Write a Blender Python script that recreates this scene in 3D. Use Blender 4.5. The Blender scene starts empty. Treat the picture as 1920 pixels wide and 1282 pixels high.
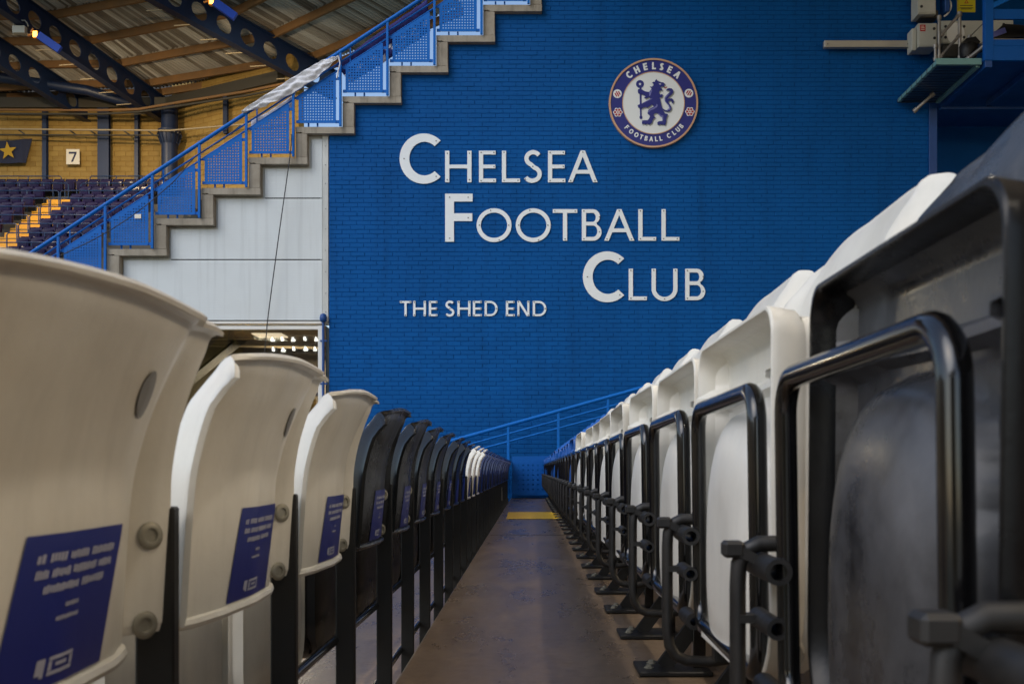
import bpy, bmesh, math, random
from mathutils import Vector, Matrix
from mathutils.geometry import tessellate_polygon
R = math.radians
rnd = random.Random(11)
SC = bpy.context.scene
COL = SC.collection

# ------------------------------------------------------------------ camera, light, exposure
cam_d = bpy.data.cameras.new('camera')
cam = bpy.data.objects.new('camera', cam_d)
COL.objects.link(cam)
cam.location = (0, 0, 0.45)
cam.rotation_euler = (R(90), 0, 0)
cam_d.sensor_width = 36.0
cam_d.lens = 35.325                      # 1884 px focal length on a 1920 px wide frame
cam_d.shift_x = -32 / 1920
cam_d.shift_y = 239 / 1920
cam_d.clip_start = 0.02
cam_d.clip_end = 600
cam_d.dof.use_dof = True
cam_d.dof.focus_distance = 4.8
cam_d.dof.aperture_fstop = 14.0
SC.camera = cam

world = bpy.data.worlds.new('World')
SC.world = world
world.use_nodes = True
wn = world.node_tree
bg = wn.nodes['Background']
sky = wn.nodes.new('ShaderNodeTexSky')
sky.sky_type = 'NISHITA'
sky.sun_disc = False
SUN_EL, SUN_DIR = R(42), Vector((-0.72, -0.62, 0.0)).normalized()   # sun stands up, left and behind the camera
sky.sun_elevation = SUN_EL
sky.sun_rotation = math.atan2(SUN_DIR.x, SUN_DIR.y)
sky.dust_density = 1.5
sky.air_density = 1.0
wn.links.new(sky.outputs[0], bg.inputs[0])
bg.inputs[1].default_value = 0.15

sun_d = bpy.data.lights.new('sun', 'SUN')
sun_d.energy = 0.7
sun_d.angle = R(50)
sun_d.color = (0.90, 0.95, 1.0)
sun = bpy.data.objects.new('sun', sun_d)
COL.objects.link(sun)
to_sun = (SUN_DIR * math.cos(SUN_EL) + Vector((0, 0, math.sin(SUN_EL)))).normalized()
sun.rotation_euler = to_sun.to_track_quat('Z', 'Y').to_euler()

SC.view_settings.view_transform = 'Standard'
SC.view_settings.look = 'None'
SC.view_settings.gamma = 1.0
SC.view_settings.use_curve_mapping = False
SC.view_settings.exposure = 0.48
SC.render.engine = 'CYCLES'
SC.cycles.max_bounces = 8
SC.cycles.use_denoising = True

# ------------------------------------------------------------------ measuring: where a point of the place stands
F, VX, VY, CH = 1884.0, 992.0, 880.0, 0.45
def at(px, py, Y):
    return Vector(((px - VX) * Y / F, Y, CH + (VY - py) * Y / F))

# ------------------------------------------------------------------ materials
def mat(name, col, rough=0.5, metal=0.0, spec=0.5, noise=None, bump=None, coat=0.0, emit=None):
    """noise=(scale, amount, second colour, rough change); bump=(scale, strength)"""
    m = bpy.data.materials.new(name)
    m.use_nodes = True
    nt = m.node_tree
    b = nt.nodes['Principled BSDF']
    b.inputs['Base Color'].default_value = (*col, 1)
    b.inputs['Roughness'].default_value = rough
    b.inputs['Metallic'].default_value = metal
    b.inputs['Specular IOR Level'].default_value = spec
    b.inputs['Coat Weight'].default_value = coat
    b.inputs['Coat Roughness'].default_value = 0.08
    if emit:
        b.inputs['Emission Color'].default_value = (*emit[0], 1)
        b.inputs['Emission Strength'].default_value = emit[1]
    if noise or bump:
        tc = nt.nodes.new('ShaderNodeTexCoord')
        oi = nt.nodes.new('ShaderNodeObjectInfo')
        ad = nt.nodes.new('ShaderNodeVectorMath'); ad.operation = 'ADD'
        ml = nt.nodes.new('ShaderNodeMath'); ml.operation = 'MULTIPLY'; ml.inputs[1].default_value = 37.0
        nt.links.new(oi.outputs['Random'], ml.inputs[0])
        nt.links.new(tc.outputs['Object'], ad.inputs[0])
        nt.links.new(ml.outputs[0], ad.inputs[1])
    if noise:
        sc, amt, c2, dr = noise
        n1 = nt.nodes.new('ShaderNodeTexNoise')
        n1.inputs['Scale'].default_value = sc
        n1.inputs['Detail'].default_value = 8
        n1.inputs['Roughness'].default_value = 0.65
        nt.links.new(ad.outputs[0], n1.inputs['Vector'])
        rp = nt.nodes.new('ShaderNodeMapRange')
        rp.inputs['From Min'].default_value = 0.35
        rp.inputs['From Max'].default_value = 0.72
        rp.inputs['To Max'].default_value = amt
        nt.links.new(n1.outputs['Fac'], rp.inputs['Value'])
        mx = nt.nodes.new('ShaderNodeMix'); mx.data_type = 'RGBA'
        mx.inputs['A'].default_value = (*col, 1)
        mx.inputs['B'].default_value = (*c2, 1)
        nt.links.new(rp.outputs[0], mx.inputs['Factor'])
        nt.links.new(mx.outputs['Result'], b.inputs['Base Color'])
        if dr:
            rr = nt.nodes.new('ShaderNodeMapRange')
            rr.inputs['From Min'].default_value = 0.3
            rr.inputs['From Max'].default_value = 0.7
            rr.inputs['To Min'].default_value = rough
            rr.inputs['To Max'].default_value = rough + dr
            nt.links.new(n1.outputs['Fac'], rr.inputs['Value'])
            nt.links.new(rr.outputs[0], b.inputs['Roughness'])
    if bump:
        n2 = nt.nodes.new('ShaderNodeTexNoise')
        n2.inputs['Scale'].default_value = bump[0]
        n2.inputs['Detail'].default_value = 5
        nt.links.new(ad.outputs[0], n2.inputs['Vector'])
        bp = nt.nodes.new('ShaderNodeBump')
        bp.inputs['Strength'].default_value = bump[1]
        bp.inputs['Distance'].default_value = 0.004
        nt.links.new(n2.outputs['Fac'], bp.inputs['Height'])
        nt.links.new(bp.outputs[0], b.inputs['Normal'])
    return m

M = {}
M['brick'] = mat('blue_brick_paint', (0.0003, 0.077, 0.285), 0.6, noise=(3.0, 0.3, (0.0005, 0.065, 0.243), 0.1), bump=(55, 0.35), spec=0.12)
M['mortar'] = mat('blue_mortar_paint', (0.0003, 0.054, 0.22), 0.7, bump=(70, 0.4), spec=0.1)
M['blue_steel'] = mat('blue_steel_paint', (0.0008, 0.128, 0.50), 0.42, noise=(6, 0.4, (0.001, 0.095, 0.39), 0.1), spec=0.2)
M['dark_blue_steel'] = mat('dark_blue_steel_paint', (0.004, 0.06, 0.25), 0.45, noise=(5, 0.4, (0.004, 0.04, 0.16), 0.1))
M['letter'] = mat('letter_white', (0.76, 0.82, 0.85), 0.45, noise=(2.2, 0.3, (0.66, 0.72, 0.76), 0))
M['screw'] = mat('screw_grey', (0.18, 0.18, 0.18), 0.5, metal=0.6)
M['concrete'] = mat('grey_concrete', (0.33, 0.30, 0.245), 0.85, noise=(3.5, 0.75, (0.19, 0.165, 0.125), 0), bump=(40, 0.5), spec=0.2)
M['panel_white'] = mat('white_cladding', (0.66, 0.72, 0.74), 0.45, noise=(1.2, 0.35, (0.55, 0.58, 0.57), 0.1))
M['trim_white'] = mat('white_trim', (0.62, 0.65, 0.63), 0.5, noise=(2.5, 0.5, (0.45, 0.47, 0.44), 0))
M['frame_white'] = mat('white_window_frame', (0.74, 0.74, 0.70), 0.4)
M['dark_gap'] = mat('dark_gap', (0.02, 0.02, 0.02), 0.8)
M['white_plastic'] = mat('white_seat_plastic', (0.74, 0.72, 0.645), 0.30, noise=(5, 0.45, (0.58, 0.52, 0.42), 0.14), bump=(160, 0.05))
M['black_plastic'] = mat('black_seat_plastic', (0.0035, 0.0035, 0.004), 0.2, noise=(7, 0.6, (0.010, 0.010, 0.010), 0.2), bump=(160, 0.06), spec=0.32)
M['dusty_black'] = mat('dusty_black_plastic', (0.008, 0.008, 0.009), 0.14, noise=(6, 1.0, (0.12, 0.12, 0.125), 0.34), bump=(160, 0.06), spec=0.4)  # dust grey; on the nearest backrest it also carries the sky sheen
M['blue_plastic'] = mat('blue_seat_plastic', (0.006, 0.10, 0.42), 0.3, noise=(7, 0.5, (0.01, 0.07, 0.26), 0.15))
M['navy_plastic'] = mat('navy_seat_plastic', (0.008, 0.012, 0.06), 0.28, noise=(7, 0.5, (0.02, 0.022, 0.06), 0.15))
M['black_steel'] = mat('black_gloss_steel', (0.0035, 0.0035, 0.004), 0.10, noise=(14, 0.4, (0.012, 0.010, 0.008), 0.12), coat=0.4)
M['black_matt'] = mat('black_matt_steel', (0.006, 0.006, 0.006), 0.38, noise=(12, 0.5, (0.018, 0.016, 0.014), 0.2), spec=0.4)
M['dusty_steel'] = mat('dusty_black_steel', (0.009, 0.0088, 0.0085), 0.42, noise=(30, 0.7, (0.026, 0.023, 0.020), 0.2))
M['zinc'] = mat('bolt_zinc', (0.30, 0.29, 0.24), 0.45, metal=0.55, noise=(60, 0.5, (0.16, 0.14, 0.10), 0.2))
M['sticker'] = mat('blue_sticker', (0.005, 0.014, 0.185), 0.3, noise=(9, 0.3, (0.014, 0.02, 0.15), 0.1))
M['sticker_print'] = mat('sticker_print', (0.36, 0.37, 0.46), 0.5)
M['sticker_grey'] = mat('grey_disc', (0.20, 0.195, 0.185), 0.5)
M['yellow'] = mat('yellow_floor_paint', (0.80, 0.50, 0.02), 0.5, noise=(9, 0.5, (0.58, 0.33, 0.02), 0.1), bump=(60, 0.2))
M['yellow_far'] = mat('yellow_step_paint', (0.72, 0.36, 0.015), 0.6, noise=(5, 0.5, (0.50, 0.24, 0.01), 0))
M['ochre'] = mat('ochre_block', (0.40, 0.26, 0.068), 0.8, noise=(1.0, 0.9, (0.26, 0.155, 0.035), 0), bump=(20, 0.4))
M['ochre_mortar'] = mat('ochre_mortar', (0.27, 0.16, 0.035), 0.9)
M['navy_steel'] = mat('navy_steel_paint', (0.006, 0.016, 0.055), 0.45, noise=(2, 0.4, (0.01, 0.03, 0.09), 0))
M['navy_rail'] = mat('navy_rail_paint', (0.02, 0.05, 0.13), 0.4)
M['far_seat'] = mat('navy_far_seat', (0.010, 0.006, 0.040), 0.16, noise=(3, 0.5, (0.014, 0.008, 0.03), 0.1), spec=0.12)
M['rust'] = mat('ochre_purlin', (0.26, 0.135, 0.05), 0.7, noise=(1.5, 0.8, (0.15, 0.095, 0.05), 0))
M['sheet'] = mat('grey_roof_sheet', (0.66, 0.65, 0.62), 0.55, noise=(0.35, 0.9, (0.36, 0.32, 0.27), 0.1), spec=0.3)
M['sheet_dark'] = mat('stained_roof_sheet', (0.34, 0.31, 0.27), 0.6, noise=(0.5, 0.9, (0.15, 0.12, 0.095), 0.1), spec=0.3)
M['sheet_light'] = mat('pale_roof_sheet', (0.80, 0.80, 0.78), 0.5, noise=(0.4, 0.8, (0.50, 0.46, 0.41), 0.1), spec=0.3)
M['dark_steel'] = mat('dark_grey_steel', (0.05, 0.045, 0.035), 0.6)
M['cream'] = mat('cream_pipe', (0.42, 0.34, 0.22), 0.5)
M['sign_white'] = mat('sign_cream', (0.78, 0.72, 0.60), 0.5)
M['sign_navy'] = mat('sign_navy', (0.012, 0.012, 0.05), 0.5)
M['flag_navy'] = mat('flag_navy', (0.015, 0.02, 0.05), 0.8)
M['star'] = mat('flag_star', (0.50, 0.30, 0.02), 0.8)
M['cloth_white'] = mat('white_cloth', (0.72, 0.73, 0.76), 0.85, noise=(4, 0.3, (0.55, 0.56, 0.62), 0))
M['cloth_navy'] = mat('navy_cloth', (0.012, 0.014, 0.13), 0.85)
M['box_grey'] = mat('equipment_grey', (0.50, 0.50, 0.44), 0.5, noise=(4, 0.4, (0.38, 0.37, 0.31), 0.1))
M['galv'] = mat('galvanised_tube', (0.36, 0.34, 0.31), 0.42, metal=0.7, noise=(6, 0.5, (0.2, 0.18, 0.15), 0.15))
M['trunk'] = mat('cable_trunking', (0.50, 0.48, 0.42), 0.4, metal=0.5)
M['green_edge'] = mat('pale_green_edge', (0.14, 0.30, 0.30), 0.5)
M['platform_blue'] = mat('platform_blue', (0.0008, 0.085, 0.36), 0.5, spec=0.2)
M['arm_blue'] = mat('arm_blue', (0.002, 0.06, 0.50), 0.45)
M['mesh_dark'] = mat('dark_tray', (0.008, 0.035, 0.085), 0.3, noise=(20, 0.4, (0.06, 0.09, 0.11), 0.1))
M['red'] = mat('red_label', (0.45, 0.015, 0.02), 0.5)
M['sign_yellow'] = mat('yellow_sign', (0.62, 0.52, 0.01), 0.5)
M['print_black'] = mat('black_print', (0.02, 0.02, 0.02), 0.5)
M['rubber'] = mat('black_cable', (0.02, 0.022, 0.025), 0.5)
M['crest_blue'] = mat('crest_blue', (0.012, 0.018, 0.19), 0.45)
M['crest_light'] = mat('crest_lilac', (0.16, 0.17, 0.45), 0.45)
M['crest_tan'] = mat('crest_tan', (0.55, 0.33, 0.20), 0.45)
M['crest_white'] = mat('crest_white', (0.72, 0.77, 0.78), 0.45)
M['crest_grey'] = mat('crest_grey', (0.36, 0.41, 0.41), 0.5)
M['crest_red'] = mat('crest_red', (0.36, 0.012, 0.02), 0.45)
M['orange'] = mat('orange_fitting', (0.75, 0.25, 0.01), 0.4)
M['orange_lit'] = mat('orange_lamp_glow', (0.8, 0.3, 0.02), 0.4, emit=((1.0, 0.42, 0.06), 5.0))
M['lamp_lit'] = mat('white_lamp_glow', (0.9, 0.9, 0.9), 0.4, emit=((1.0, 0.95, 0.86), 12.0))
M['wall_lens'] = mat('wall_lamp_glow', (0.8, 0.75, 0.65), 0.5, emit=((1.0, 0.82, 0.58), 8.0))  # glowing face of the side lights added for the seat backs
M['room_lens'] = mat('room_lamp_glow', (0.8, 0.75, 0.65), 0.5, emit=((1.0, 0.85, 0.62), 1.2))  # glowing face of the light added in the room
M['soffit'] = mat('canopy_soffit', (0.42, 0.35, 0.27), 0.7, noise=(0.4, 0.6, (0.30, 0.24, 0.18), 0))
M['room'] = mat('brown_room', (0.17, 0.14, 0.10), 0.8, noise=(1.2, 0.8, (0.08, 0.065, 0.05), 0))

def weather(m, streak=(5.0, 5.0, 0.35), s_amt=0.22, p_scale=0.55, p_amt=0.2, dark=0.62, light=1.16):
    """rain streaks and faded patches that belong to the paint, in world space"""
    nt = m.node_tree; b = nt.nodes['Principled BSDF']
    g = nt.nodes.new('ShaderNodeNewGeometry')
    def ns(vecscale, scale, detail, lo, hi):
        mp = nt.nodes.new('ShaderNodeMapping'); mp.inputs['Scale'].default_value = vecscale
        n = nt.nodes.new('ShaderNodeTexNoise'); n.inputs['Scale'].default_value = scale; n.inputs['Detail'].default_value = detail; n.inputs['Roughness'].default_value = 0.62
        nt.links.new(g.outputs['Position'], mp.inputs['Vector']); nt.links.new(mp.outputs[0], n.inputs['Vector'])
        r = nt.nodes.new('ShaderNodeMapRange'); r.inputs['From Min'].default_value = lo; r.inputs['From Max'].default_value = hi
        nt.links.new(n.outputs['Fac'], r.inputs['Value']); return r
    a = ns(streak, 1.0, 6, 0.50, 0.78); c = ns((1,1,1), p_scale, 5, 0.35, 0.7)
    src = b.inputs['Base Color'].links[0].from_socket if b.inputs['Base Color'].links else None
    col = tuple(b.inputs['Base Color'].default_value)
    prev = src
    for fac, amt, mul in ((a, s_amt, dark), (c, p_amt, light)):
        mm = nt.nodes.new('ShaderNodeMath'); mm.operation = 'MULTIPLY'; mm.inputs[1].default_value = amt / max(1e-3, abs(1-mul))
        nt.links.new(fac.outputs[0], mm.inputs[0])
        mx = nt.nodes.new('ShaderNodeMix'); mx.data_type = 'RGBA'; mx.blend_type = 'MULTIPLY' 
        mx.inputs['B'].default_value = (mul, mul, mul, 1)
        nt.links.new(mm.outputs[0], mx.inputs['Factor'])
        if prev is None: mx.inputs['A'].default_value = col
        else: nt.links.new(prev, mx.inputs['A'])
        prev = mx.outputs['Result']
    nt.links.new(prev, b.inputs['Base Color'])
def vary(m, lo, hi):
    """small difference in brightness from one seat to the next"""
    nt = m.node_tree; b = nt.nodes['Principled BSDF']
    oi = nt.nodes.new('ShaderNodeObjectInfo'); r = nt.nodes.new('ShaderNodeMapRange')
    r.inputs['To Min'].default_value = lo; r.inputs['To Max'].default_value = hi
    nt.links.new(oi.outputs['Random'], r.inputs['Value'])
    hs = nt.nodes.new('ShaderNodeHueSaturation')
    nt.links.new(r.outputs[0], hs.inputs['Value'])
    nt.links.new(b.inputs['Base Color'].links[0].from_socket, hs.inputs['Color'])
    nt.links.new(hs.outputs[0], b.inputs['Base Color'])
weather(M['brick'], (5, 5, .35), .24, .5, .22, .6); weather(M['mortar'], (5, 5, .35), .24, .5, .22, .6)
weather(M['panel_white'], (9, 9, .35), .16, .8, .05, .7, .9); weather(M['trim_white'], (9, 9, .5), .3, 1.2, .2, .6, .8)
weather(M['concrete'], (14, 14, .8), .35, 1.6, .3, .5, 1.2)
for n_ in ('white_plastic', 'black_plastic', 'blue_plastic', 'navy_plastic', 'far_seat'): vary(M[n_], .86, 1.06)
vary(M['brick'], .93, 1.05)
weather(M['white_plastic'], (45, 45, 5), .09, 9, .10, .72, .86)

def floor_material():
    m = bpy.data.materials.new('worn_brown_concrete'); m.use_nodes = True
    nt = m.node_tree; b = nt.nodes['Principled BSDF']; b.inputs['Specular IOR Level'].default_value = 0.36
    g = nt.nodes.new('ShaderNodeNewGeometry')
    def noise(scale, detail, rough=0.6, stretch=None):
        n = nt.nodes.new('ShaderNodeTexNoise')
        n.inputs['Scale'].default_value = scale; n.inputs['Detail'].default_value = detail; n.inputs['Roughness'].default_value = rough
        if stretch:
            mp = nt.nodes.new('ShaderNodeMapping'); mp.inputs['Scale'].default_value = stretch
            nt.links.new(g.outputs['Position'], mp.inputs['Vector']); nt.links.new(mp.outputs[0], n.inputs['Vector'])
        else:
            nt.links.new(g.outputs['Position'], n.inputs['Vector'])
        return n
    n1 = noise(1.7, 10, 0.72, (2.2, 0.7, 1)); n2 = noise(34, 8, .7); n3 = noise(260, 3); n4 = noise(95, 2)
    cr = nt.nodes.new('ShaderNodeValToRGB')
    e = cr.color_ramp.elements
    e[0].position = 0.25; e[0].color = (0.118, 0.081, 0.051, 1)
    e[1].position = 0.75; e[1].color = (0.255, 0.182, 0.118, 1)
    k = cr.color_ramp.elements.new(0.52); k.color = (0.180, 0.126, 0.080, 1)
    nt.links.new(n1.outputs['Fac'], cr.inputs['Fac'])
    mx0 = nt.nodes.new('ShaderNodeMix'); mx0.data_type = 'RGBA'; mx0.blend_type = 'OVERLAY'
    mx0.inputs['Factor'].default_value = 0.7
    nt.links.new(cr.outputs[0], mx0.inputs['A']); nt.links.new(n2.outputs['Fac'], mx0.inputs['B'])
    # pale grit and dark spots trodden into the surface
    sp = nt.nodes.new('ShaderNodeMapRange'); sp.inputs['From Min'].default_value = 0.735; sp.inputs['From Max'].default_value = 0.77
    nt.links.new(n4.outputs['Fac'], sp.inputs['Value'])
    mx1 = nt.nodes.new('ShaderNodeMix'); mx1.data_type = 'RGBA'; mx1.inputs['B'].default_value = (0.30, 0.26, 0.21, 1)
    nt.links.new(sp.outputs[0], mx1.inputs['Factor']); nt.links.new(mx0.outputs['Result'], mx1.inputs['A'])
    sd = nt.nodes.new('ShaderNodeMapRange'); sd.inputs['From Min'].default_value = 0.31; sd.inputs['From Max'].default_value = 0.26
    nt.links.new(n4.outputs['Fac'], sd.inputs['Value'])
    mx = nt.nodes.new('ShaderNodeMix'); mx.data_type = 'RGBA'; mx.inputs['B'].default_value = (0.035, 0.025, 0.02, 1)
    nt.links.new(sd.outputs[0], mx.inputs['Factor']); nt.links.new(mx1.outputs['Result'], mx.inputs['A'])
    nt.links.new(mx.outputs['Result'], b.inputs['Base Color'])
    rr = nt.nodes.new('ShaderNodeMapRange')
    rr.inputs['From Min'].default_value = 0.3; rr.inputs['From Max'].default_value = 0.7
    rr.inputs['To Min'].default_value = 0.2; rr.inputs['To Max'].default_value = 0.42
    nt.links.new(n1.outputs['Fac'], rr.inputs['Value']); nt.links.new(rr.outputs[0], b.inputs['Roughness'])
    bp = nt.nodes.new('ShaderNodeBump'); bp.inputs['Strength'].default_value = 0.25; bp.inputs['Distance'].default_value = 0.003
    ad = nt.nodes.new('ShaderNodeMath'); ad.operation = 'ADD'
    nt.links.new(n2.outputs['Fac'], ad.inputs[0]); nt.links.new(n3.outputs['Fac'], ad.inputs[1])
    nt.links.new(ad.outputs[0], bp.inputs['Height']); nt.links.new(bp.outputs[0], b.inputs['Normal'])
    return m
M['floor'] = floor_material()

def glass_material():
    m = bpy.data.materials.new('tinted_window_glass'); m.use_nodes = True
    nt = m.node_tree; out = nt.nodes['Material Output']
    nt.nodes.remove(nt.nodes['Principled BSDF'])
    gl = nt.nodes.new('ShaderNodeBsdfGlossy'); gl.inputs['Color'].default_value = (0.62, 0.66, 0.66, 1); gl.inputs['Roughness'].default_value = 0.015
    tr = nt.nodes.new('ShaderNodeBsdfTransparent'); tr.inputs['Color'].default_value = (0.72, 0.72, 0.70, 1)
    mx = nt.nodes.new('ShaderNodeMixShader')
    fr = nt.nodes.new('ShaderNodeFresnel'); fr.inputs['IOR'].default_value = 2.6
    nt.links.new(fr.outputs[0], mx.inputs[0]); nt.links.new(tr.outputs[0], mx.inputs[1]); nt.links.new(gl.outputs[0], mx.inputs[2])
    nt.links.new(mx.outputs[0], out.inputs[0])
    return m
M['glass'] = glass_material()

# ------------------------------------------------------------------ mesh building
class G:
    def __init__(self):
        self.v = []; self.f = []; self.mi = []
        self.cur = 0
    def add(self, vs, fs):
        o = len(self.v)
        self.v += [tuple(p) for p in vs]
        for f in fs:
            self.f.append([i + o for i in f]); self.mi.append(self.cur)
    def box(self, x0, x1, y0, y1, z0, z1):
        self.add([(x0,y0,z0),(x1,y0,z0),(x1,y1,z0),(x0,y1,z0),(x0,y0,z1),(x1,y0,z1),(x1,y1,z1),(x0,y1,z1)],
                 [(0,3,2,1),(4,5,6,7),(0,1,5,4),(1,2,6,5),(2,3,7,6),(3,0,4,7)])
        return self
    def bbox(self, x0, x1, y0, y1, z0, z1, bev=0.003, seg=1):
        bm = bmesh.new()
        mtx = Matrix.Translation(((x0+x1)/2, (y0+y1)/2, (z0+z1)/2)) @ Matrix.Diagonal((x1-x0, y1-y0, z1-z0, 1))
        bmesh.ops.create_cube(bm, size=1, matrix=mtx)
        bmesh.ops.bevel(bm, geom=bm.edges[:], offset=bev, segments=seg, affect='EDGES', profile=0.6)
        self.take(bm); return self
    def take(self, bm):
        bm.verts.index_update()
        self.add([v.co[:] for v in bm.verts], [[v.index for v in f.verts] for f in bm.faces])
        bm.free()
    def bar(self, a, b, w, h, up=(0,0,1)):
        """rectangular bar from a to b: w across, h along up"""
        a = Vector(a); b = Vector(b); d = (b - a).normalized()
        s = d.cross(Vector(up)).normalized(); u = s.cross(d).normalized()
        vs = []
        for p in (a, b):
            for i, j in ((-1,-1),(1,-1),(1,1),(-1,1)):
                vs.append(p + s * (i * w / 2) + u * (j * h / 2))
        self.add(vs, [(0,1,2,3),(7,6,5,4),(0,4,5,1),(1,5,6,2),(2,6,7,3),(3,7,4,0)])
        return self
    def tube(self, pts, r, n=8, closed=False, caps=True, r2=None):
        pts = [Vector(p) for p in pts]; m = len(pts)
        rings = []; prev = None
        for i, p in enumerate(pts):
            if closed: d = (pts[(i+1) % m] - pts[i-1]).normalized()
            else: d = (pts[min(i+1, m-1)] - pts[max(i-1, 0)]).normalized()
            if prev is None:
                ref = Vector((0,0,1)) if abs(d.z) < 0.9 else Vector((1,0,0))
                s = d.cross(ref).normalized()
            else:
                s = (prev - d * prev.dot(d)).normalized()
            prev = s; u = d.cross(s)
            rr = r if r2 is None else r + (r2 - r) * i / max(1, m-1)
            rings.append([p + s * (rr * math.cos(2*math.pi*k/n)) + u * (rr * math.sin(2*math.pi*k/n)) for k in range(n)])
        vs = [q for ring in rings for q in ring]; fs = []
        for i in range(m if closed else m - 1):
            j = (i + 1) % m
            off = 0
            if closed and j == 0:
                off = min(range(n), key=lambda k: (rings[i][0] - rings[0][k]).length)
            for k in range(n):
                fs.append((i*n+k, i*n+(k+1)%n, j*n+(k+1+off)%n, j*n+(k+off)%n))
        if caps and not closed:
            fs.append(tuple(range(n-1, -1, -1))); fs.append(tuple((m-1)*n + k for k in range(n)))
        self.add(vs, fs); return self
    def pipe(self, a, b, ro, ri, n=14):
        """hollow tube with open ends"""
        a = Vector(a); b = Vector(b); d = (b - a).normalized()
        s = d.cross(Vector((0,0,1)) if abs(d.z) < 0.9 else Vector((1,0,0))).normalized(); u = d.cross(s)
        def ring(p, r): return [p + s*(r*math.cos(2*math.pi*k/n)) + u*(r*math.sin(2*math.pi*k/n)) for k in range(n)]
        vs = ring(a, ro) + ring(b, ro) + ring(b, ri) + ring(a, ri)
        fs = []
        for q in range(4):
            w = (q + 1) % 4
            for k in range(n): fs.append((q*n+k, q*n+(k+1)%n, w*n+(k+1)%n, w*n+k))
        self.add(vs, fs); return self
    def lathe(self, prof, n=16, o=(0,0,0), ax='z'):
        o = Vector(o); vs = []; fs = []
        for r, h in prof:
            for k in range(n):
                c, s = r*math.cos(2*math.pi*k/n), r*math.sin(2*math.pi*k/n)
                vs.append(o + (Vector((c,s,h)) if ax == 'z' else Vector((c,h,s)) if ax == 'y' else Vector((h,c,s))))
        for i in range(len(prof)-1):
            for k in range(n): fs.append((i*n+k, i*n+(k+1)%n, (i+1)*n+(k+1)%n, (i+1)*n+k))
        fs.append(tuple(range(n-1,-1,-1))); fs.append(tuple((len(prof)-1)*n+k for k in range(n)))
        self.add(vs, fs); return self
    def plate(self, loops, d0, d1, fr=None):
        """flat outline with holes (list of 2D loops), thickness d0..d1; fr(u, v, d) -> 3D, default u=x, v=z, d=y"""
        if fr is None: fr = lambda u, v, d: (u, d, v)
        flat = [p for l in loops for p in l]; n = len(flat)
        tri = tessellate_polygon([[Vector((p[0], p[1], 0)) for p in l] for l in loops])
        vs = [fr(p[0], p[1], d0) for p in flat] + [fr(p[0], p[1], d1) for p in flat]
        fs = []
        for t in tri:
            fs.append(tuple(t)); fs.append(tuple(i + n for i in reversed(t)))
        o = 0
        for l in loops:
            k = len(l)
            for i in range(k):
                j = (i + 1) % k
                fs.append((o+i, o+j, n+o+j, n+o+i))
            o += k
        self.add(vs, fs); return self
    def mesh(self, name, mats, smooth=None):
        me = bpy.data.meshes.new(name)
        me.from_pydata(self.v, [], self.f)
        if not isinstance(mats, (list, tuple)): mats = [mats]
        for m in mats: me.materials.append(m)
        if len(mats) > 1: me.polygons.foreach_set('material_index', self.mi)
        bm = bmesh.new(); bm.from_mesh(me)
        bmesh.ops.recalc_face_normals(bm, faces=bm.faces[:])
        bm.to_mesh(me); bm.free()
        if smooth:
            me.polygons.foreach_set('use_smooth', [True] * len(me.polygons))
            me.set_sharp_from_angle(angle=R(smooth))
        return me
    def build(self, name, mats, parent=None, smooth=None, loc=None):
        return link(name, self.mesh(name, mats, smooth), parent, loc)

def link(name, me, parent=None, loc=None):
    o = bpy.data.objects.new(name, me); COL.objects.link(o)
    if parent is not None: o.parent = parent
    if loc is not None: o.location = loc
    return o
def empty(name, loc=(0,0,0), rz=0.0):
    o = bpy.data.objects.new(name, None); COL.objects.link(o)
    o.empty_display_size = 0.1
    o.location = loc; o.rotation_euler = (0, 0, rz)
    return o
def tag(o, label=None, cat=None, group=None, kind=None):
    if label: o['label'] = label
    if cat: o['category'] = cat
    if group: o['group'] = group
    if kind: o['kind'] = kind
    return o
def copy_tree(o, parent=None):
    c = o.copy(); COL.objects.link(c)
    if parent is not None: c.parent = parent
    for ch in list(o.children): copy_tree(ch, c)
    return c

ONES = 'zeroth first second third fourth fifth sixth seventh eighth ninth tenth eleventh twelfth thirteenth fourteenth fifteenth sixteenth seventeenth eighteenth nineteenth'.split()
def nth(i):
    if i < 20: return ONES[i]
    t = {2: 'twent', 3: 'thirt', 4: 'fort'}[i // 10]
    return t + 'ieth' if i % 10 == 0 else t + 'y-' + ONES[i % 10]
def arc2(cx, cy, rx, ry, a0, a1, n):
    return [(cx + rx*math.cos(R(a0 + (a1-a0)*i/n)), cy + ry*math.sin(R(a0 + (a1-a0)*i/n))) for i in range(n+1)]
def catmull(pts, n=6, closed=True):
    out = []; m = len(pts)
    for i in range(m if closed else m-1):
        p0, p1, p2, p3 = (pts[(i+k-1) % m] if closed else pts[min(max(i+k-1, 0), m-1)] for k in range(4))
        for q in range(n):
            t = q / n
            out.append(tuple(0.5*((2*p1[c]) + (-p0[c]+p2[c])*t + (2*p0[c]-5*p1[c]+4*p2[c]-p3[c])*t*t + (-p0[c]+3*p1[c]-3*p2[c]+p3[c])*t**3) for c in range(len(p1))))
    if not closed: out.append(tuple(pts[-1]))
    return out
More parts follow.
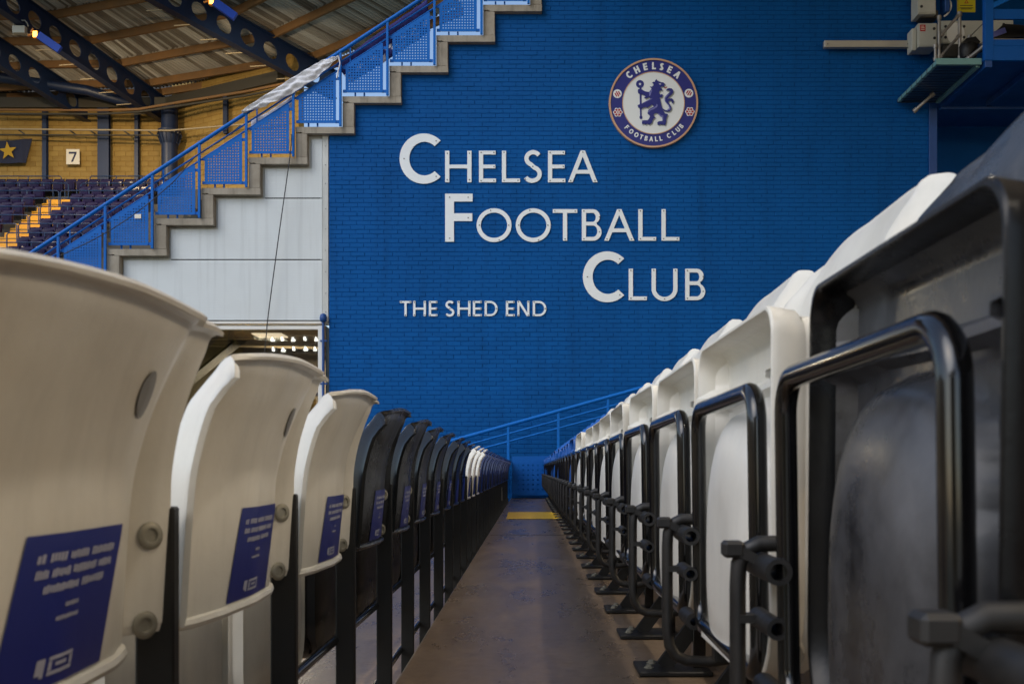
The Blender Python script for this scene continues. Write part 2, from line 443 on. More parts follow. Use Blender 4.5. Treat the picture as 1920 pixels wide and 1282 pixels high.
# ------------------------------------------------------------------ ground, terracing, canopy
XE, TREAD, RISE = -0.286, 0.71, 0.18          # edge of the walkway tread, depth and rise of one terrace step
YW = 16.0                                      # face of the blue brick wall
g = G(); g.add([(-300,-300,-3.6),(300,-300,-3.6),(300,300,-3.6),(-300,300,-3.6)], [(0,1,2,3)])
tag(g.build('ground', mat('pitch_ground', (0.12, 0.13, 0.085), 0.9)), kind='structure')
for k in range(-9, 12):
    x0 = XE + TREAD * k; z = RISE * k
    g = G().bbox(x0, x0 + TREAD + 0.05, -9 if k else -3, YW + 0.3, z - 0.45 - (0.004 * k), z, 0.006)
    nm = 'walkway' if k == 0 else 'terrace_step'
    tag(g.build(nm, M['floor']), kind='structure')
# worn joint and painted stripe across the walkway
g = G().box(XE + 0.02, XE + TREAD, 6.90, 6.925, 0.0, 0.0012)
tag(g.build('floor_joint', M['dark_gap']), kind='structure')
g = G(); y0, y1 = 9.1, 10.6
g.add([(-0.205, y0, .004), (0.40, y0, .004), (0.415, y1, .004), (-0.22, y1, .004)], [(0,1,2,3)])
tag(g.build('yellow_floor_marking', M['yellow']), kind='structure')

cn = empty('stand_canopy', (-1.0, -3, 10.6))
tag(cn, 'brown underside of the upper tier above the seat rows', 'canopy')
G().box(0, 18, -22, 21.2, 0, 0.4).build('soffit', M['soffit'], cn)
for i in range(7):
    G().box(0.2, 18, -20 + 6*i, -19.7 + 6*i, -0.5, -0.003).build('rib', M['soffit'], cn)
for k in range(5):
    lamp = empty('canopy_lamp', (2.6, -5 + 3.0*k, 8.0)); tag(lamp, f'long lit warm strip lamp under the upper tier, {nth(k+1)} along the row', 'lamp', 'lamps under the upper tier')
    G().bbox(-.13, .13, -1.25, 1.25, 0, .10, .01).build('housing', M['box_grey'], lamp)
    G().box(-.10, .10, -1.2, 1.2, -.012, -.002).build('lit_lens', M['lamp_lit'], lamp)
    G().tube([(0,0,.1), (.3,0,2.5)], .02, 6).build('hanger', M['galv'], lamp)
    ld = bpy.data.lights.new('canopy_lamp_light', 'AREA'); ld.energy = 36; ld.color = (1.0, .86, .68); ld.shape = 'RECTANGLE'; ld.size = .25; ld.size_y = 2.4
    l = bpy.data.objects.new('canopy_lamp_light', ld); COL.objects.link(l); l.parent = lamp; l.location = (0, 0, -.03)
for k in range(3):
    lamp = empty('wall_lamp', (12.05, -3 + 4.0*k, 6.6)); tag(lamp, f'lit warm lamp fixed high on the back wall, {nth(k+1)} along the row', 'lamp', 'lamps on the back wall')  # added out of view to light the row of seat backs evenly
    G().bbox(-.10, .14, -1.0, 1.0, -.15, .15, .02).build('housing', M['box_grey'], lamp)
    G().box(-.115, -.102, -.95, .95, -.12, .12).build('lit_lens', M['wall_lens'], lamp)
    ld = bpy.data.lights.new('wall_lamp_light', 'AREA'); ld.energy = 140; ld.color = (1.0, .79, .54); ld.shape = 'RECTANGLE'; ld.size = 1.9; ld.size_y = .3
    l = bpy.data.objects.new('wall_lamp_light', ld); COL.objects.link(l); l.parent = lamp; l.location = (-.14, 0, 0)
    l.rotation_euler = Vector((1, 0, .5)).to_track_quat('Z', 'X').to_euler()
rw = G().box(12.2, 12.5, -25, 18, -1, 10.9)
tag(rw.build('concourse_wall', M['soffit']), 'plain brown wall at the back of the seating under the upper tier', 'wall')  # unseen wall put in to darken and warm the light under the tier

# ------------------------------------------------------------------ concrete stepped stand end
YS = 15.9
def sx(px): return (px - VX) * YS / F
def sz(py): return CH + (VY - py) * YS / F
st = empty('stepped_stand_end', (sx(642), YS, sz(193)))
tag(st, 'grey concrete stepped edge of the upper stand climbing over the blue wall', 'stand')
def to_local(o, root):
    o.location = -Vector(root.location); return o
STEP = []                      # (left x, right x, bottom z) of every slab
def slab(i, x0, x1, ztop, root):
    # slab with a nib at its left end, sitting on the riser below
    t = 12 * YS / F; n = 0.03
    prof = [(x0, ztop), (x0, ztop - t*0.78), (x0 + 0.05, ztop - t*0.86), (x0 + 0.085, ztop - t*0.80), (x0 + 0.12, ztop - t), (x1, ztop - t), (x1, ztop)]
    g = G().plate([prof], YS, YS + 2.4)
    return to_local(g.build('tread_slab', M['concrete'], root), root)
for i in range(-8, 8):
    x0, x1, zt = sx(642 + 88*i), sx(752 + 88*i), sz(181 - 57.2*i)
    zb = sz(193 - 57.2*i); STEP.append((x0, x1, zb))
    slab(i, x0, x1 - 0.0, zt, st)
    xr0 = x1 - 22*YS/F
    zn = sz(193 - 57.2*(i+1)) - 0.004
    g = G().bbox(xr0, x1 - 0.003, YS + 0.004, YS + 2.3, zt + 0.002, zn + 0.004, 0.006)
    to_local(g.build('riser_block', M['concrete'], st), st)
    # dark shadow gap where slab and riser meet
def left_limit(z, base):
    lim = base
    for x0, x1, zb in STEP:
        if z > zb - 0.002: lim = max(lim, x1)
    return lim

# ------------------------------------------------------------------ blue brick wall
bw = empty('brick_wall', (0, YW, 0))
tag(bw, 'large blue painted brick wall carrying the white lettering and the round crest', 'wall')
CO, BL = 0.0711, 0.2217
XL, XR, ZT = (617 - VX)*YW/F, (1757 - VX)*YW/F, 9.6
# wall core: mortar plane, stepped where it meets the stand end
loop = [(XR, -0.5), (XR, ZT)]
stp = [s for s in STEP if s[1] > XL and s[2] < ZT]
loop.append((max(stp[-1][1], XL), ZT))
for x0, x1, zb in reversed(stp):
    idx = STEP.index((x0, x1, zb)); px1 = STEP[idx-1][1]
    loop.append((x1, zb)); loop.append((max(px1, XL), zb))
loop.append((XL, -0.5))
lp = []
for p in loop:
    if not lp or (abs(p[0]-lp[-1][0]) + abs(p[1]-lp[-1][1])) > 1e-5: lp.append(p)
G().plate([lp], 0.0048, 0.35).build('mortar_core', M['mortar'], bw)
def brick_geo(g, x0, x1, z0, z1, y, tilt=0.0, d=0.016, c=0.0035):
    a = (x0, x1, z0, z1)
    vs = [(x0, y+d, z0), (x1, y+d, z0), (x1, y+d, z1), (x0, y+d, z1),
          (x0, y+c, z0), (x1, y+c, z0), (x1, y+c, z1), (x0, y+c, z1),
          (x0+c, y+tilt, z0+c), (x1-c, y-tilt, z0+c), (x1-c, y-tilt, z1-c), (x0+c, y+tilt, z1-c)]
    fs = []
    for k in range(4):
        j = (k+1) % 4
        fs.append((k, j, 4+j, 4+k)); fs.append((4+k, 4+j, 8+j, 8+k))
    fs.append((8, 9, 10, 11))
    g.add(vs, fs)
full_g = G(); brick_geo(full_g, -BL/2+0.0045, BL/2-0.0045, -CO/2+0.0042, CO/2-0.0042, 0)
full_me = full_g.mesh('brick', M['brick'])
cand = []; rest = G(); brnd = random.Random(3)
nc = int((ZT + 0.1) / CO)
for r in range(nc):
    z0 = r*CO; z1 = z0 + CO; L = left_limit(z1, XL)
    off = (0 if r % 2 else BL/2) + brnd.uniform(-0.018, 0.018)
    x = XL - BL + off % BL
    while x < XR:
        w = BL
        xa, xb = max(x, L), min(x + w, XR)
        if xb - xa > 0.03:
            y = brnd.gauss(-0.0005, 0.0011)
            whole = (xb - xa) > BL - 1e-4
            cx, cz = (xa+xb)/2, (z0+z1)/2
            px, py = VX + cx*F/YW, VY - (cz-CH)*F/YW
            if whole and py < 735 and 640 < px < 1190: cand.append((abs(py-735) + 0.25*abs(px-920), cx, y, cz))
            else: cand.append((1e9, xa, xb, y, z0, z1))
        x += w
cand.sort(key=lambda c: c[0])
nb = 0
for c in cand:
    if c[0] < 1e8 and nb < 298:
        o = link('brick', full_me, bw, (c[1], c[2], c[3])); o.rotation_euler = (0, 0, brnd.uniform(-0.006, 0.006)); nb += 1
    elif c[0] < 1e8:
        brick_geo(rest, c[1]-BL/2+0.0045, c[1]+BL/2-0.0045, c[3]-CO/2+0.0042, c[3]+CO/2-0.0042, c[2], brnd.uniform(-0.0006, 0.0006))
    else:
        brick_geo(rest, c[1]+0.0045, c[2]-0.0045, c[4]+0.0042, c[5]-0.0042, c[3], brnd.uniform(-0.0006, 0.0006))
tag(rest.build('brickwork', M['brick'], bw), kind='stuff')
G().bbox((1741-VX)*YW/F, (1756-VX)*YW/F, -0.03, -0.003, 0.3, (VY-186)*YW/F + CH, 0.004).build('corner_strip', M['dark_blue_steel'], bw)

rc = G().box((1757-VX)*YW/F + 0.003, 13, 17.3, 17.6, -0.5, 10.9)
tag(rc.build('recessed_wall', M['brick']), 'dark blue wall set back in the shade below the camera platform', 'wall')
kb = G().bbox(XE + 0.01, 2.6, YW - 0.16, YW - 0.012, 0.0, 0.09, 0.008)
tag(kb.build('wall_plinth', M['blue_steel']), 'low blue plinth where the walkway meets the brick wall', 'plinth')

# ------------------------------------------------------------------ white clad end wall with its window
YC = 16.03
def cx_(px): return (px - VX) * YC / F
def cz_(py): return CH + (VY - py) * YC / F
def P(pts): return [(cx_(a), cz_(b)) for a, b in pts]
cw = empty('clad_wall', (cx_(603), YC, cz_(605)))
tag(cw, 'white panelled wall below the concrete steps, left of the blue bricks', 'wall')
def cl(g, n, m): return to_local(g.build(n, m, cw), cw)
back = [(40,607),(616.5,607),(616.5,246),(576,246),(576,303),(488,303),(488,360),(400,360),(400,418),(312,418),(312,475),(224,475),(224,532),(136,532),(136,590),(40,590)]
cl(G().plate([P(back)], YC + 0.02, YC + 0.2), 'backing_trim', M['trim_white'])
for poly in ([(497,371),(604,371),(604,262),(585,262),(585,317),(497,317)],
             [(321,486),(604,486),(604,373.2),(409,373.2),(409,431),(321,431)],
             [(145,600),(604,600),(604,488.2),(233,488.2),(233,545),(145,545)]):
    g = G().plate([P(poly)], YC - 0.012, YC + 0.019)
    cl(g, 'panel', M['panel_white'])
    y = poly[0][1] + 1.1
    cl(G().box(cx_(poly[0][0]), cx_(600), YC - 0.004, YC + 0.018, cz_(y), cz_(y - 1.0)), 'seam', M['dark_gap'])
    # fine pressed ribs in the panel face
    rg = G(); ymin = min(p[1] for p in poly); yy = poly[0][1] - 4
    while yy > ymin + 3:
        xs = poly[0][0] if yy > poly[4][1] else poly[3][0]
        rg.box(cx_(xs) + 0.02, cx_(602), YC - 0.0138, YC - 0.0119, cz_(yy), cz_(yy - 1.1)); yy -= 4.6
    tag(cl(rg, 'pressed_rib', M['panel_white']), kind='stuff')
cl(G().bbox(cx_(604.8), cx_(616), YC - 0.02, YC + 0.019, cz_(604), cz_(252), 0.003), 'corner_trim', M['trim_white'])
cl(G().bbox(cx_(40), cx_(606), YC - 0.05, YC + 0.018, cz_(607.5), cz_(603.3), 0.003), 'drip_ledge', M['frame_white'])
for y in (275, 310, 345, 392, 430, 470, 510, 550, 585):
    cl(G().lathe([(0.008, 0), (0.006, -0.006)], 6, (cx_(611), YC - 0.0205, cz_(y)), 'y'), 'rivet', M['screw'])
# window
wd = empty('window', (0, 0, 0)); wd.parent = cw
def wl(g, n, m): return to_local(g.build(n, m, wd), cw)
wl(G().bbox(cx_(60), cx_(605), YC - 0.03, YC + 0.08, cz_(618), cz_(611.5), 0.004), 'frame', M['frame_white'])
wl(G().bbox(cx_(597), cx_(605), YC - 0.033, YC + 0.083, cz_(925), cz_(611), 0.004), 'frame', M['frame_white'])
wl(G().bbox(cx_(60), cx_(68), YC - 0.033, YC + 0.083, cz_(925), cz_(611), 0.004), 'frame', M['frame_white'])
wl(G().box(cx_(66), cx_(598.5), YC + 0.02, YC + 0.034, cz_(920), cz_(616)), 'pane', M['glass'])
g = G(); X0, X1, Z0, Z1 = cx_(60), cx_(607), cz_(930), cz_(608)
g.add([(X0,YC+.15,Z0),(X1,YC+.15,Z0),(X1,YC+.15,Z1),(X0,YC+.15,Z1),(X0-1,YC+3,Z0),(X1,YC+3,Z0),(X1,YC+3,Z1),(X0-1,YC+3,Z1)],
      [(4,5,6,7),(0,1,5,4),(1,2,6,5),(2,3,7,6),(3,0,4,7)])
wl(g, 'room_lining', M['room'])
def rp_(px, py, d): return at(px, py, YC + d)
wl(G().bar(rp_(300,760,1.2), rp_(470,622,2.2), .25, .12), 'raking_strut', M['dark_steel'])  # put in the room for a dark diagonal of the pane's reflection
wl(G().plate([[(rp_(380,0,1).x, rp_(0,760,1).z), (rp_(450,0,1).x, rp_(0,662,1).z), (rp_(478,0,1).x, rp_(0,690,1).z), (rp_(440,0,1).x, rp_(0,770,1).z)]], YC+1.4, YC+1.5), 'ochre_panel', M['ochre'])  # slanted ochre shape of the reflection, put in as a solid panel
for k, (a, b) in enumerate(((622,628),(634,630),(642,652))):
    wl(G().tube([rp_(330,a+4,1.6+.3*k), rp_(598,b,1.3+.3*k)], .025, 6), 'service_pipe', M['cream'])  # pipes in the room stand in for reflected ceiling pipes
wl(G().tube([rp_(560,742,.5), rp_(602,738,.5)], .03, 8), 'inner_rail', M['cloth_navy'])
wl(G().box(rp_(566,0,.8).x, rp_(590,0,.8).x, YC+.8, YC+.9, rp_(0,790,.8).z, rp_(0,748,.8).z), 'ochre_block', M['ochre'])
ld = bpy.data.lights.new('room_lamp', 'AREA'); ld.energy = 240; ld.color = (1.0, .86, .66); ld.size = .5  # light added inside the room to brighten what shows through the pane
l = bpy.data.objects.new('room_lamp', ld); COL.objects.link(l); l.parent = wd; l.location = Vector((cx_(470), YC+1.2, cz_(617))) - Vector(cw.location)
wl(G().box(cx_(470)-.25, cx_(470)+.25, YC+.95, YC+1.45, cz_(611), cz_(609)), 'lamp_lens', M['room_lens'])  # visible face of the added room light
cl(G().box(cx_(40), cx_(606), YC + 0.03, YC + 0.2, -0.5, cz_(931)), 'base_wall', M['panel_white'])

dp = empty('downpipe', (cx_(608), YC - 0.08, 0))
tag(dp, 'slim blue pipe with a round cap between white cladding and blue bricks', 'pipe')
G().tube([(0,0,-0.3), (0,0,cz_(606))], 0.021, 10).build('pipe', M['dark_blue_steel'], dp, 60)
G().lathe([(0.02,cz_(606)),(0.052,cz_(603)),(0.058,cz_(597)),(0.045,cz_(591)),(0.01,cz_(589))], 14).build('cap', M['dark_blue_steel'], dp, 50)
for y in (640, 720):
    G().bbox(-0.05, 0.06, -0.012, 0.06, cz_(y)-0.012, cz_(y)+0.012).build('clip', M['dark_blue_steel'], dp)

pts = [Vector((sx(549), YS-0.08, sz(255))), Vector((sx(546), YS-0.10, sz(300))), Vector((sx(524), YS-0.03, sz(440))), Vector((sx(503), YS+0.0, sz(590))), Vector((sx(499), YS+0.02, sz(625))), Vector((sx(490), YS+0.05, sz(700)))]
tag(G().tube(catmull([tuple(p) for p in pts], 6, False), 0.0085, 6).build('hanging_cable', M['rubber'], smooth=60), 'thin black cable hanging down in front of the white panels', 'cable')
pts = [Vector((sx(a), YS-0.12, sz(b))) for a, b in ((120,482),(190,448),(262,402),(330,345),(372,298),(420,268),(455,240))]
tag(G().tube(catmull([tuple(p) for p in pts], 6, False), 0.007, 6).build('trailing_cable', M['rubber'], smooth=60), 'thin dark cable trailing across the perforated blue panels', 'cable')

# ------------------------------------------------------------------ blue stair railing with perforated panels
rl = empty('stair_railing', (sx(642), YS, sz(181)))
tag(rl, 'bright blue railing with perforated panels standing on the concrete steps', 'railing')
def rb(g, n, m=None, s=None): return to_local(g.build(n, m or M['blue_steel'], rl, s), rl)
YR = YS + 0.06
PXM = YS / F
def hole_panel(w, hl, hr, step=0.0430, r=0.0118, edge=0.055):
    c = 0.03
    outer = [(c, 0), (w - c*0.4, 0), (w, c*0.4), (w, hr), (w-0.015, hr+0.012), (0, hl), (0, c)]
    loops = [outer]
    nx = int((w - 2*edge) / step); x0 = (w - nx*step)/2
    for ix in range(nx + 1):
        x = x0 + ix*step; top = hl + (hr - hl)*x/w
        z = edge
        while z < top - edge*0.95:
            loops.append([(x + r*math.cos(-2*math.pi*k/6), z + r*math.sin(-2*math.pi*k/6)) for k in range(6)])
            z += step
    return G().plate(loops, 0, 0.008).mesh('perforated_panel', M['blue_steel'])
pan_me = hole_panel(70*PXM, 50*PXM, 92*PXM)
for i in range(-7, 6):
    xl = 642 + 88*i; yt = 181 - 57.2*i
    o = link('perforated_panel', pan_me, rl); o.location = Vector((sx(xl+6), YS - 0.005, sz(yt-7))) - Vector(rl.location)
    for dx, dz in ((-1.5, 47), (-1.5, 3), (72, 3), (72, 84)):
        rb(G().box(sx(xl+6+dx)-0.03, sx(xl+6+dx)+0.03, YS+0.004, YS+0.02, sz(yt-7-dz)-0.022, sz(yt-7-dz)+0.022), 'clip')
    for dx in (23, 40):
        rb(G().box(sx(xl+dx)-0.012, sx(xl+dx)+0.012, YR-0.01, YR+0.01, sz(yt)-0.0, sz(yt-9)), 'stub_leg')
for i in range(-7, 7):
    xl = 642 + 88*i; yt = 181 - 57.2*i
    x = sx(xl - 3); rb(G().bbox(x-0.019, x+0.019, YS - 0.052, YS - 0.012, sz(yt+57.2), sz(yt-86), 0.004), 'post')
    if i % 2 == 0: rb(G().bbox(x+0.13, x+0.15, YR, YR+0.02, sz(yt-58), sz(yt-94), 0.002), 'stub_post')
    rb(G().lathe([(0.012,0),(0.012,0.03)], 8, (x, YS-0.055, sz(yt-84)), 'y'), 'bolt', M['screw'])
xa, xb = 642 + 88*-7.3, 642 + 88*6.2
def rail_y(px, up): return 181 - (px - 642)*0.65 - up
for up, r, nm in ((84, 0.030, 'handrail'), (69, 0.014, 'mid_rail'), (56, 0.014, 'mid_rail')):
    rb(G().tube([(sx(xa), YS-0.03 if nm == 'handrail' else YR-0.02, sz(rail_y(xa, up))), (sx(xb), YS-0.03 if nm == 'handrail' else YR-0.02, sz(rail_y(xb, up)))], r, 12), nm, None, 60)
# white and navy cloths tied behind the rails
def cloth(name, label, lo, hi, mats, nx=40, nz=8, amp=0.03, chk=None, yb=YS+0.10, lift=None):
    """lo, hi: image polylines for the lower and upper hem"""
    def along(pl, t):
        t *= len(pl) - 1; k = min(int(t), len(pl)-2); f = t - k
        return (pl[k][0]*(1-f) + pl[k+1][0]*f, pl[k][1]*(1-f) + pl[k+1][1]*f)
    g = G(); vs = []
    for i in range(nx+1):
        a, b = along(lo, i/nx), along(hi, i/nx)
        for j in range(nz+1):
            t = j/nz
            y = yb + amp*math.sin(9*t + 5.5*i/nx*3 + 2*math.sin(i*0.35)) * (1 - 0.6*t) + amp*0.5*math.sin(i*0.9 + j*1.7)
            vs.append((sx(a[0]*(1-t)+b[0]*t), y, sz(a[1]*(1-t)+b[1]*t)))
    g.v = vs
    for i in range(nx):
        for j in range(nz):
            k = i*(nz+1)+j
            g.f.append([k, k+nz+1, k+nz+2, k+1]); g.mi.append(chk(i, j) if chk else 0)
    o = g.build(name, mats, smooth=80)
    md = o.modifiers.new('thick', 'SOLIDIFY'); md.thickness = 0.004
    tag(o, label, 'banner'); return o
cloth('white_banner', 'crumpled white cloth slung along the blue handrail', [(457,216),(500,203),(552,178),(600,148),(636,113)], [(456,211),(510,176),(565,141),(606,117),(638,108)], M['cloth_white'], 60, 12, 0.022, yb=YS-0.085)
cloth('white_banner', 'lower white cloth hanging behind the rails over a perforated panel', [(467,243),(500,226),(530,206),(548,195)], [(468,222),(500,206),(530,186),(551,172)], M['cloth_white'], 30, 8, 0.012)
cloth('checked_banner', 'navy and white chequered banner tied behind the rails higher up', [(655,152),(700,124),(760,86),(806,54)], [(628,118),(690,70),(760,22),(800,-6)], [M['cloth_navy'], M['cloth_white']], 46, 9, 0.015,
      chk=lambda i, j: 1 if (j in (0, 1, 2) and (i//3 + (j//2)) % 3 == 0) or (j == 3 and i % 7 < 3) else 0)
tag(G().tube([(sx(637), YS-0.09, sz(110)), (sx(640), YS-0.1, sz(125)), (sx(636), YS-0.1, sz(140)), (sx(634), YS-0.1, sz(152))], 0.012, 6).build('tie_cord', M['cloth_white'], smooth=60), 'white knotted cord hanging from the banner end', 'cord')
tag(G().box(sx(253), sx(265), YS-0.014, YS-0.0055, sz(410), sz(402)).build('paper_label', M['sign_white']), 'small white label stuck on a perforated blue panel', 'label')

# ------------------------------------------------------------------ handrail at the foot of the wall
YH = 15.55
hr = empty('wall_handrail', ((955-VX)*YH/F, YH, 0))
tag(hr, 'blue sloping handrail with two lower rails at the end of the walkway', 'handrail')
def hp(px, py): 
    p = at(px, py, YH); return (p.x - hr.location.x, 0, p.z)
def hd(g, n, s=None): return g.build(n, M['blue_steel'], hr, s)
hd(G().tube([hp(790,842), hp(1260,711)], 0.030, 12), 'handrail', 60)
hd(G().tube([hp(790,857), hp(1260,730)], 0.015, 8), 'mid_rail', 60)
hd(G().tube([hp(790,871), hp(1260,746)], 0.015, 8), 'mid_rail', 60)
for px, y0 in ((953, 795), (1047, 769), (1140, 742)):
    a, b = hp(px, y0), hp(px, 935)
    hd(G().bbox(a[0]-0.02, a[0]+0.02, -0.015, 0.015, 0.005, a[2], 0.004), 'post')
pm = hole_panel(0.80, 0.60, 0.60, 0.075, 0.016, 0.09)
pm.materials.clear(); pm.materials.append(M['platform_blue'])
o = link('perforated_panel', pm, hr); q = hp(960, 928); o.location = (q[0], -0.03, q[2])
# ------------------------------------------------------------------ white lettering: outlines in a box 0..w, 0..1
def circ(cx, cy, rx, ry, n=48, rev=False):
    a = [(cx + rx*math.cos(2*math.pi*k/n), cy + ry*math.sin(2*math.pi*k/n)) for k in range(n)]
    return a[::-1] if rev else a
def stroke_path(path, s):
    n = len(path); L = []; Rr = []
    for i, p in enumerate(path):
        a = path[max(i-1, 0)]; b = path[min(i+1, n-1)]
        dx, dy = b[0]-a[0], b[1]-a[1]; l = math.hypot(dx, dy)
        nx, ny = -dy/l, dx/l
        L.append((p[0]+nx*s/2, p[1]+ny*s/2)); Rr.append((p[0]-nx*s/2, p[1]-ny*s/2))
    return L + Rr[::-1]
def glyph(ch, w, s):
    """loops of a capital, height 1, width w, stroke s"""
    h = s * 0.88                                  # horizontals a touch thinner
    if ch == 'H': return [[(0,0),(s,0),(s,.5-h/2),(w-s,.5-h/2),(w-s,0),(w,0),(w,1),(w-s,1),(w-s,.5+h/2),(s,.5+h/2),(s,1),(0,1)]]
    if ch == 'E': return [[(0,0),(w,0),(w,h),(s,h),(s,.5-h/2),(w*.96,.5-h/2),(w*.96,.5+h/2),(s,.5+h/2),(s,1-h),(w*.98,1-h),(w*.98,1),(0,1)]]
    if ch == 'F': return [[(0,0),(s,0),(s,.43),(w*.99,.43),(w*.99,.43+h),(s,.43+h),(s,1-h),(w,1-h),(w,1),(0,1)]]
    if ch == 'L': return [[(0,0),(w,0),(w,h),(s,h),(s,1),(0,1)]]
    if ch == 'T': return [[((w-s)/2,0),((w+s)/2,0),((w+s)/2,1-h),(w,1-h),(w,1),(0,1),(0,1-h),((w-s)/2,1-h)]]
    if ch == 'N': return [[(0,0),(s*.9,0),(s*.9,1-1.55*s),(w-s*1.1,0),(w,0),(w,1),(w-s*.9,1),(w-s*.9,1.55*s),(s*1.1,1),(0,1)]]
    if ch == 'A':
        m = w/2; a = s*.52; k = (m - a)           # outer edge runs from (0,0) to (m-a,1)
        t = s*1.08
        def ox(y): return k*y
        y0, y1 = .27, .27 + h
        top = 1 - s*1.3
        def ix(y): return ox(y) + t
        yap = (m - t)/k if k else 1
        yap = min(yap, .93)
        out = [(0,0),(t,0),(ix(y0),y0),(w-ix(y0),y0),(w-t,0),(w,0),(w-ox(1),1),(ox(1),1)]
        hole = [(ix(y1),y1),(m,yap),(w-ix(y1),y1)]
        return [out, hole]
    if ch == 'O': return [circ(w/2,.5,w/2,.51), circ(w/2,.5,w/2-s,.51-s,rev=True)]
    if ch == 'D':
        x = w - .5
        o = [(0,0)] + arc2(x if x > .1 else .1, .5, w-(x if x > .1 else .1), .5, -90, 90, 24) + [(0,1)]
        xx = max(x, .1)
        i = [(s,h)] + [(s,1-h)] + arc2(xx, .5, w-xx-s, .5-h, 90, -90, 24)
        return [o, i]
    if ch == 'B':
        u = .54; x1 = w - .25; x2 = w*.9 - .22
        o = [(0,0)] + arc2(w-u/2, u/2, u/2, u/2, -90, 62, 14) + arc2(w*.92-(1-u)/2, 1-(1-u)/2, (1-u)/2, (1-u)/2, -58, 90, 14) + [(0,1)]
        a = [(s,h)] + [(s,u-h/2)] + arc2(w-u/2, u/2+h/4, u/2-s, u/2-h*.75, 90, -90, 14)
        b = [(s,u+h/2)] + [(s,1-h)] + arc2(w*.92-(1-u)/2, 1-(1-u)/2-h*.25, (1-u)/2-s, (1-u)/2-h*.75, 90, -90, 14)
        return [o, a, b]
    if ch == 'U':
        r = w/2
        return [[(0,1)] + arc2(r, r*.92, r, r*.92+.01, 180, 360, 22) + [(w,1),(w-s,1)] + arc2(r, r*.92, r-s, r*.92-s*.9, 360, 180, 22) + [(s,1)]]
    if ch == 'C':
        r = .51; cx = r; e = 46
        out = arc2(cx, .5, r, r, e, 360-e, 44); inn = arc2(cx + s*.08, .5, r-s*1.05, r-s*.93, 360-e-2, e+2, 44)
        k = w / (cx + r*math.cos(R(e)))
        return [[(x*k, y) for x, y in out + inn]]
    if ch == 'S':
        q = s/2
        p = arc2(w*.52, .745, w*.46-q, .255-q+.005, 32, 250, 16)[:] 
        p2 = arc2(w*.47, .262, w*.5-q, .268-q+.005, 72, -150, 18)
        return [stroke_path(p + p2, s)]
    return []
NUDGE = {'C':0}
def add_glyph(g, ch, w, s, d0, d1, fr):
    g.plate(glyph(ch, w, s), d0, d1, fr)
YL = YW - 0.027
scr = G().lathe([(0.011, 0), (0.009, -0.006), (0.004, -0.007)], 7, (0,0,0), 'y').mesh('screw', M['screw'])
SCREWS = {'H':[(0,.08),(0,.92),(1,.08),(1,.92)], 'E':[(0,.05),(0,.95),(1,.95),(1,.05),(1,.5)], 'L':[(0,.95),(0,.06),(1,.06)], 'F':[(0,.05),(0,.94),(1,.94),(1,.5)], 'T':[(.03,.94),(.97,.94),(.5,.05)],
          'A':[(.09,.05),(.91,.05),(.5,.95)], 'O':[(.08,.5),(.92,.5),(.4,.95),(.65,.05)], 'C':[(.1,.5),(.9,.86),(.9,.14)], 'S':[(.5,.5),(.92,.88),(.08,.1)], 'B':[(.06,.06),(.06,.94),(.9,.75),(.93,.28)], 'U':[(.07,.95),(.93,.95),(.5,.04)], 'N':[(.06,.05),(.06,.95),(.94,.95),(.94,.05)], 'D':[(.07,.05),(.07,.95),(.93,.5)]}
def wall_letter(ch, x0, x1, yt, yb, stroke, label, group):
    a = at(x0, yb, YL); b = at(x1, yt, YL); hh = b.z - a.z; w = (b.x - a.x)/hh; s = stroke/(yb-yt)
    root = G(); add_glyph(root, ch, w, s, 0.010, 0.022, lambda u, v, d: (u*hh, d, v*hh))
    o = root.build('wall_letter', M['letter'], None, None, a); o.data.name = 'letter_' + ch
    tag(o, label, 'letter', group)
    for u, v in SCREWS.get(ch, []):
        m = s/2/w
        uu = min(max(u, m), 1-m)*w
        k = link('screw', scr, o, (uu*hh, 0.009, min(max(v, s*.4), 1-s*.4)*hh))
LINES = [
 ('top line', [('C',749,826,251,343.5,16.8,1),('H',834.5,884,282.5,341.5,7.9,0),('E',898,930,282.5,341.5,7.9,0),('L',941,975,282.5,341.5,7.9,0),('S',981,1017,281.5,342,8.0,0),('E',1027.5,1060,282.5,341.5,7.9,0),('A',1065,1120.5,282,341.5,7.9,0)]),
 ('middle line', [('F',834.5,886,363,453,16.6,1),('O',893.5,959,391,453,7.9,0),('O',967,1032.5,391,453,7.9,0),('T',1036.5,1082.5,392,451,7.9,0),('B',1091,1128,392,451,7.9,0),('A',1133,1189.5,392,451,7.9,0),('L',1197,1230.5,392,451,7.9,0),('L',1240.5,1274,392,451,7.9,0)]),
 ('lower line', [('C',1093,1170.5,472,565.5,16.8,1),('L',1179,1213,503.5,562.5,7.9,0),('U',1222,1270.5,503.5,563.5,7.9,0),('B',1285,1322.5,503.5,562.5,7.9,0)]),
 ('small bottom line', [('T',749.5,771,564,592.5,4.3,0),('H',774.5,798.5,564,592.5,4.3,0),('E',804,820,564,592.5,4.3,0),('S',834,852.5,563.5,593,4.3,0),('H',857.5,882,564,592.5,4.3,0),('E',886.5,903.5,564,592.5,4.3,0),('D',908.5,933,564,592.5,4.3,0),('E',948.5,965,564,592.5,4.3,0),('N',970,992.5,564,592.5,4.3,0),('D',999,1024.5,564,592.5,4.3,0)])]
for nm, ls in LINES:
    for k, (ch, x0, x1, yt, yb, s, big) in enumerate(ls):
        lab = f"{'tall bold' if big else 'flat'} white letter {ch}, {nth(k+1)} in the {nm} on the blue wall"
        wall_letter(ch, x0, x1, yt, yb, s, lab, 'white letters on the blue wall')

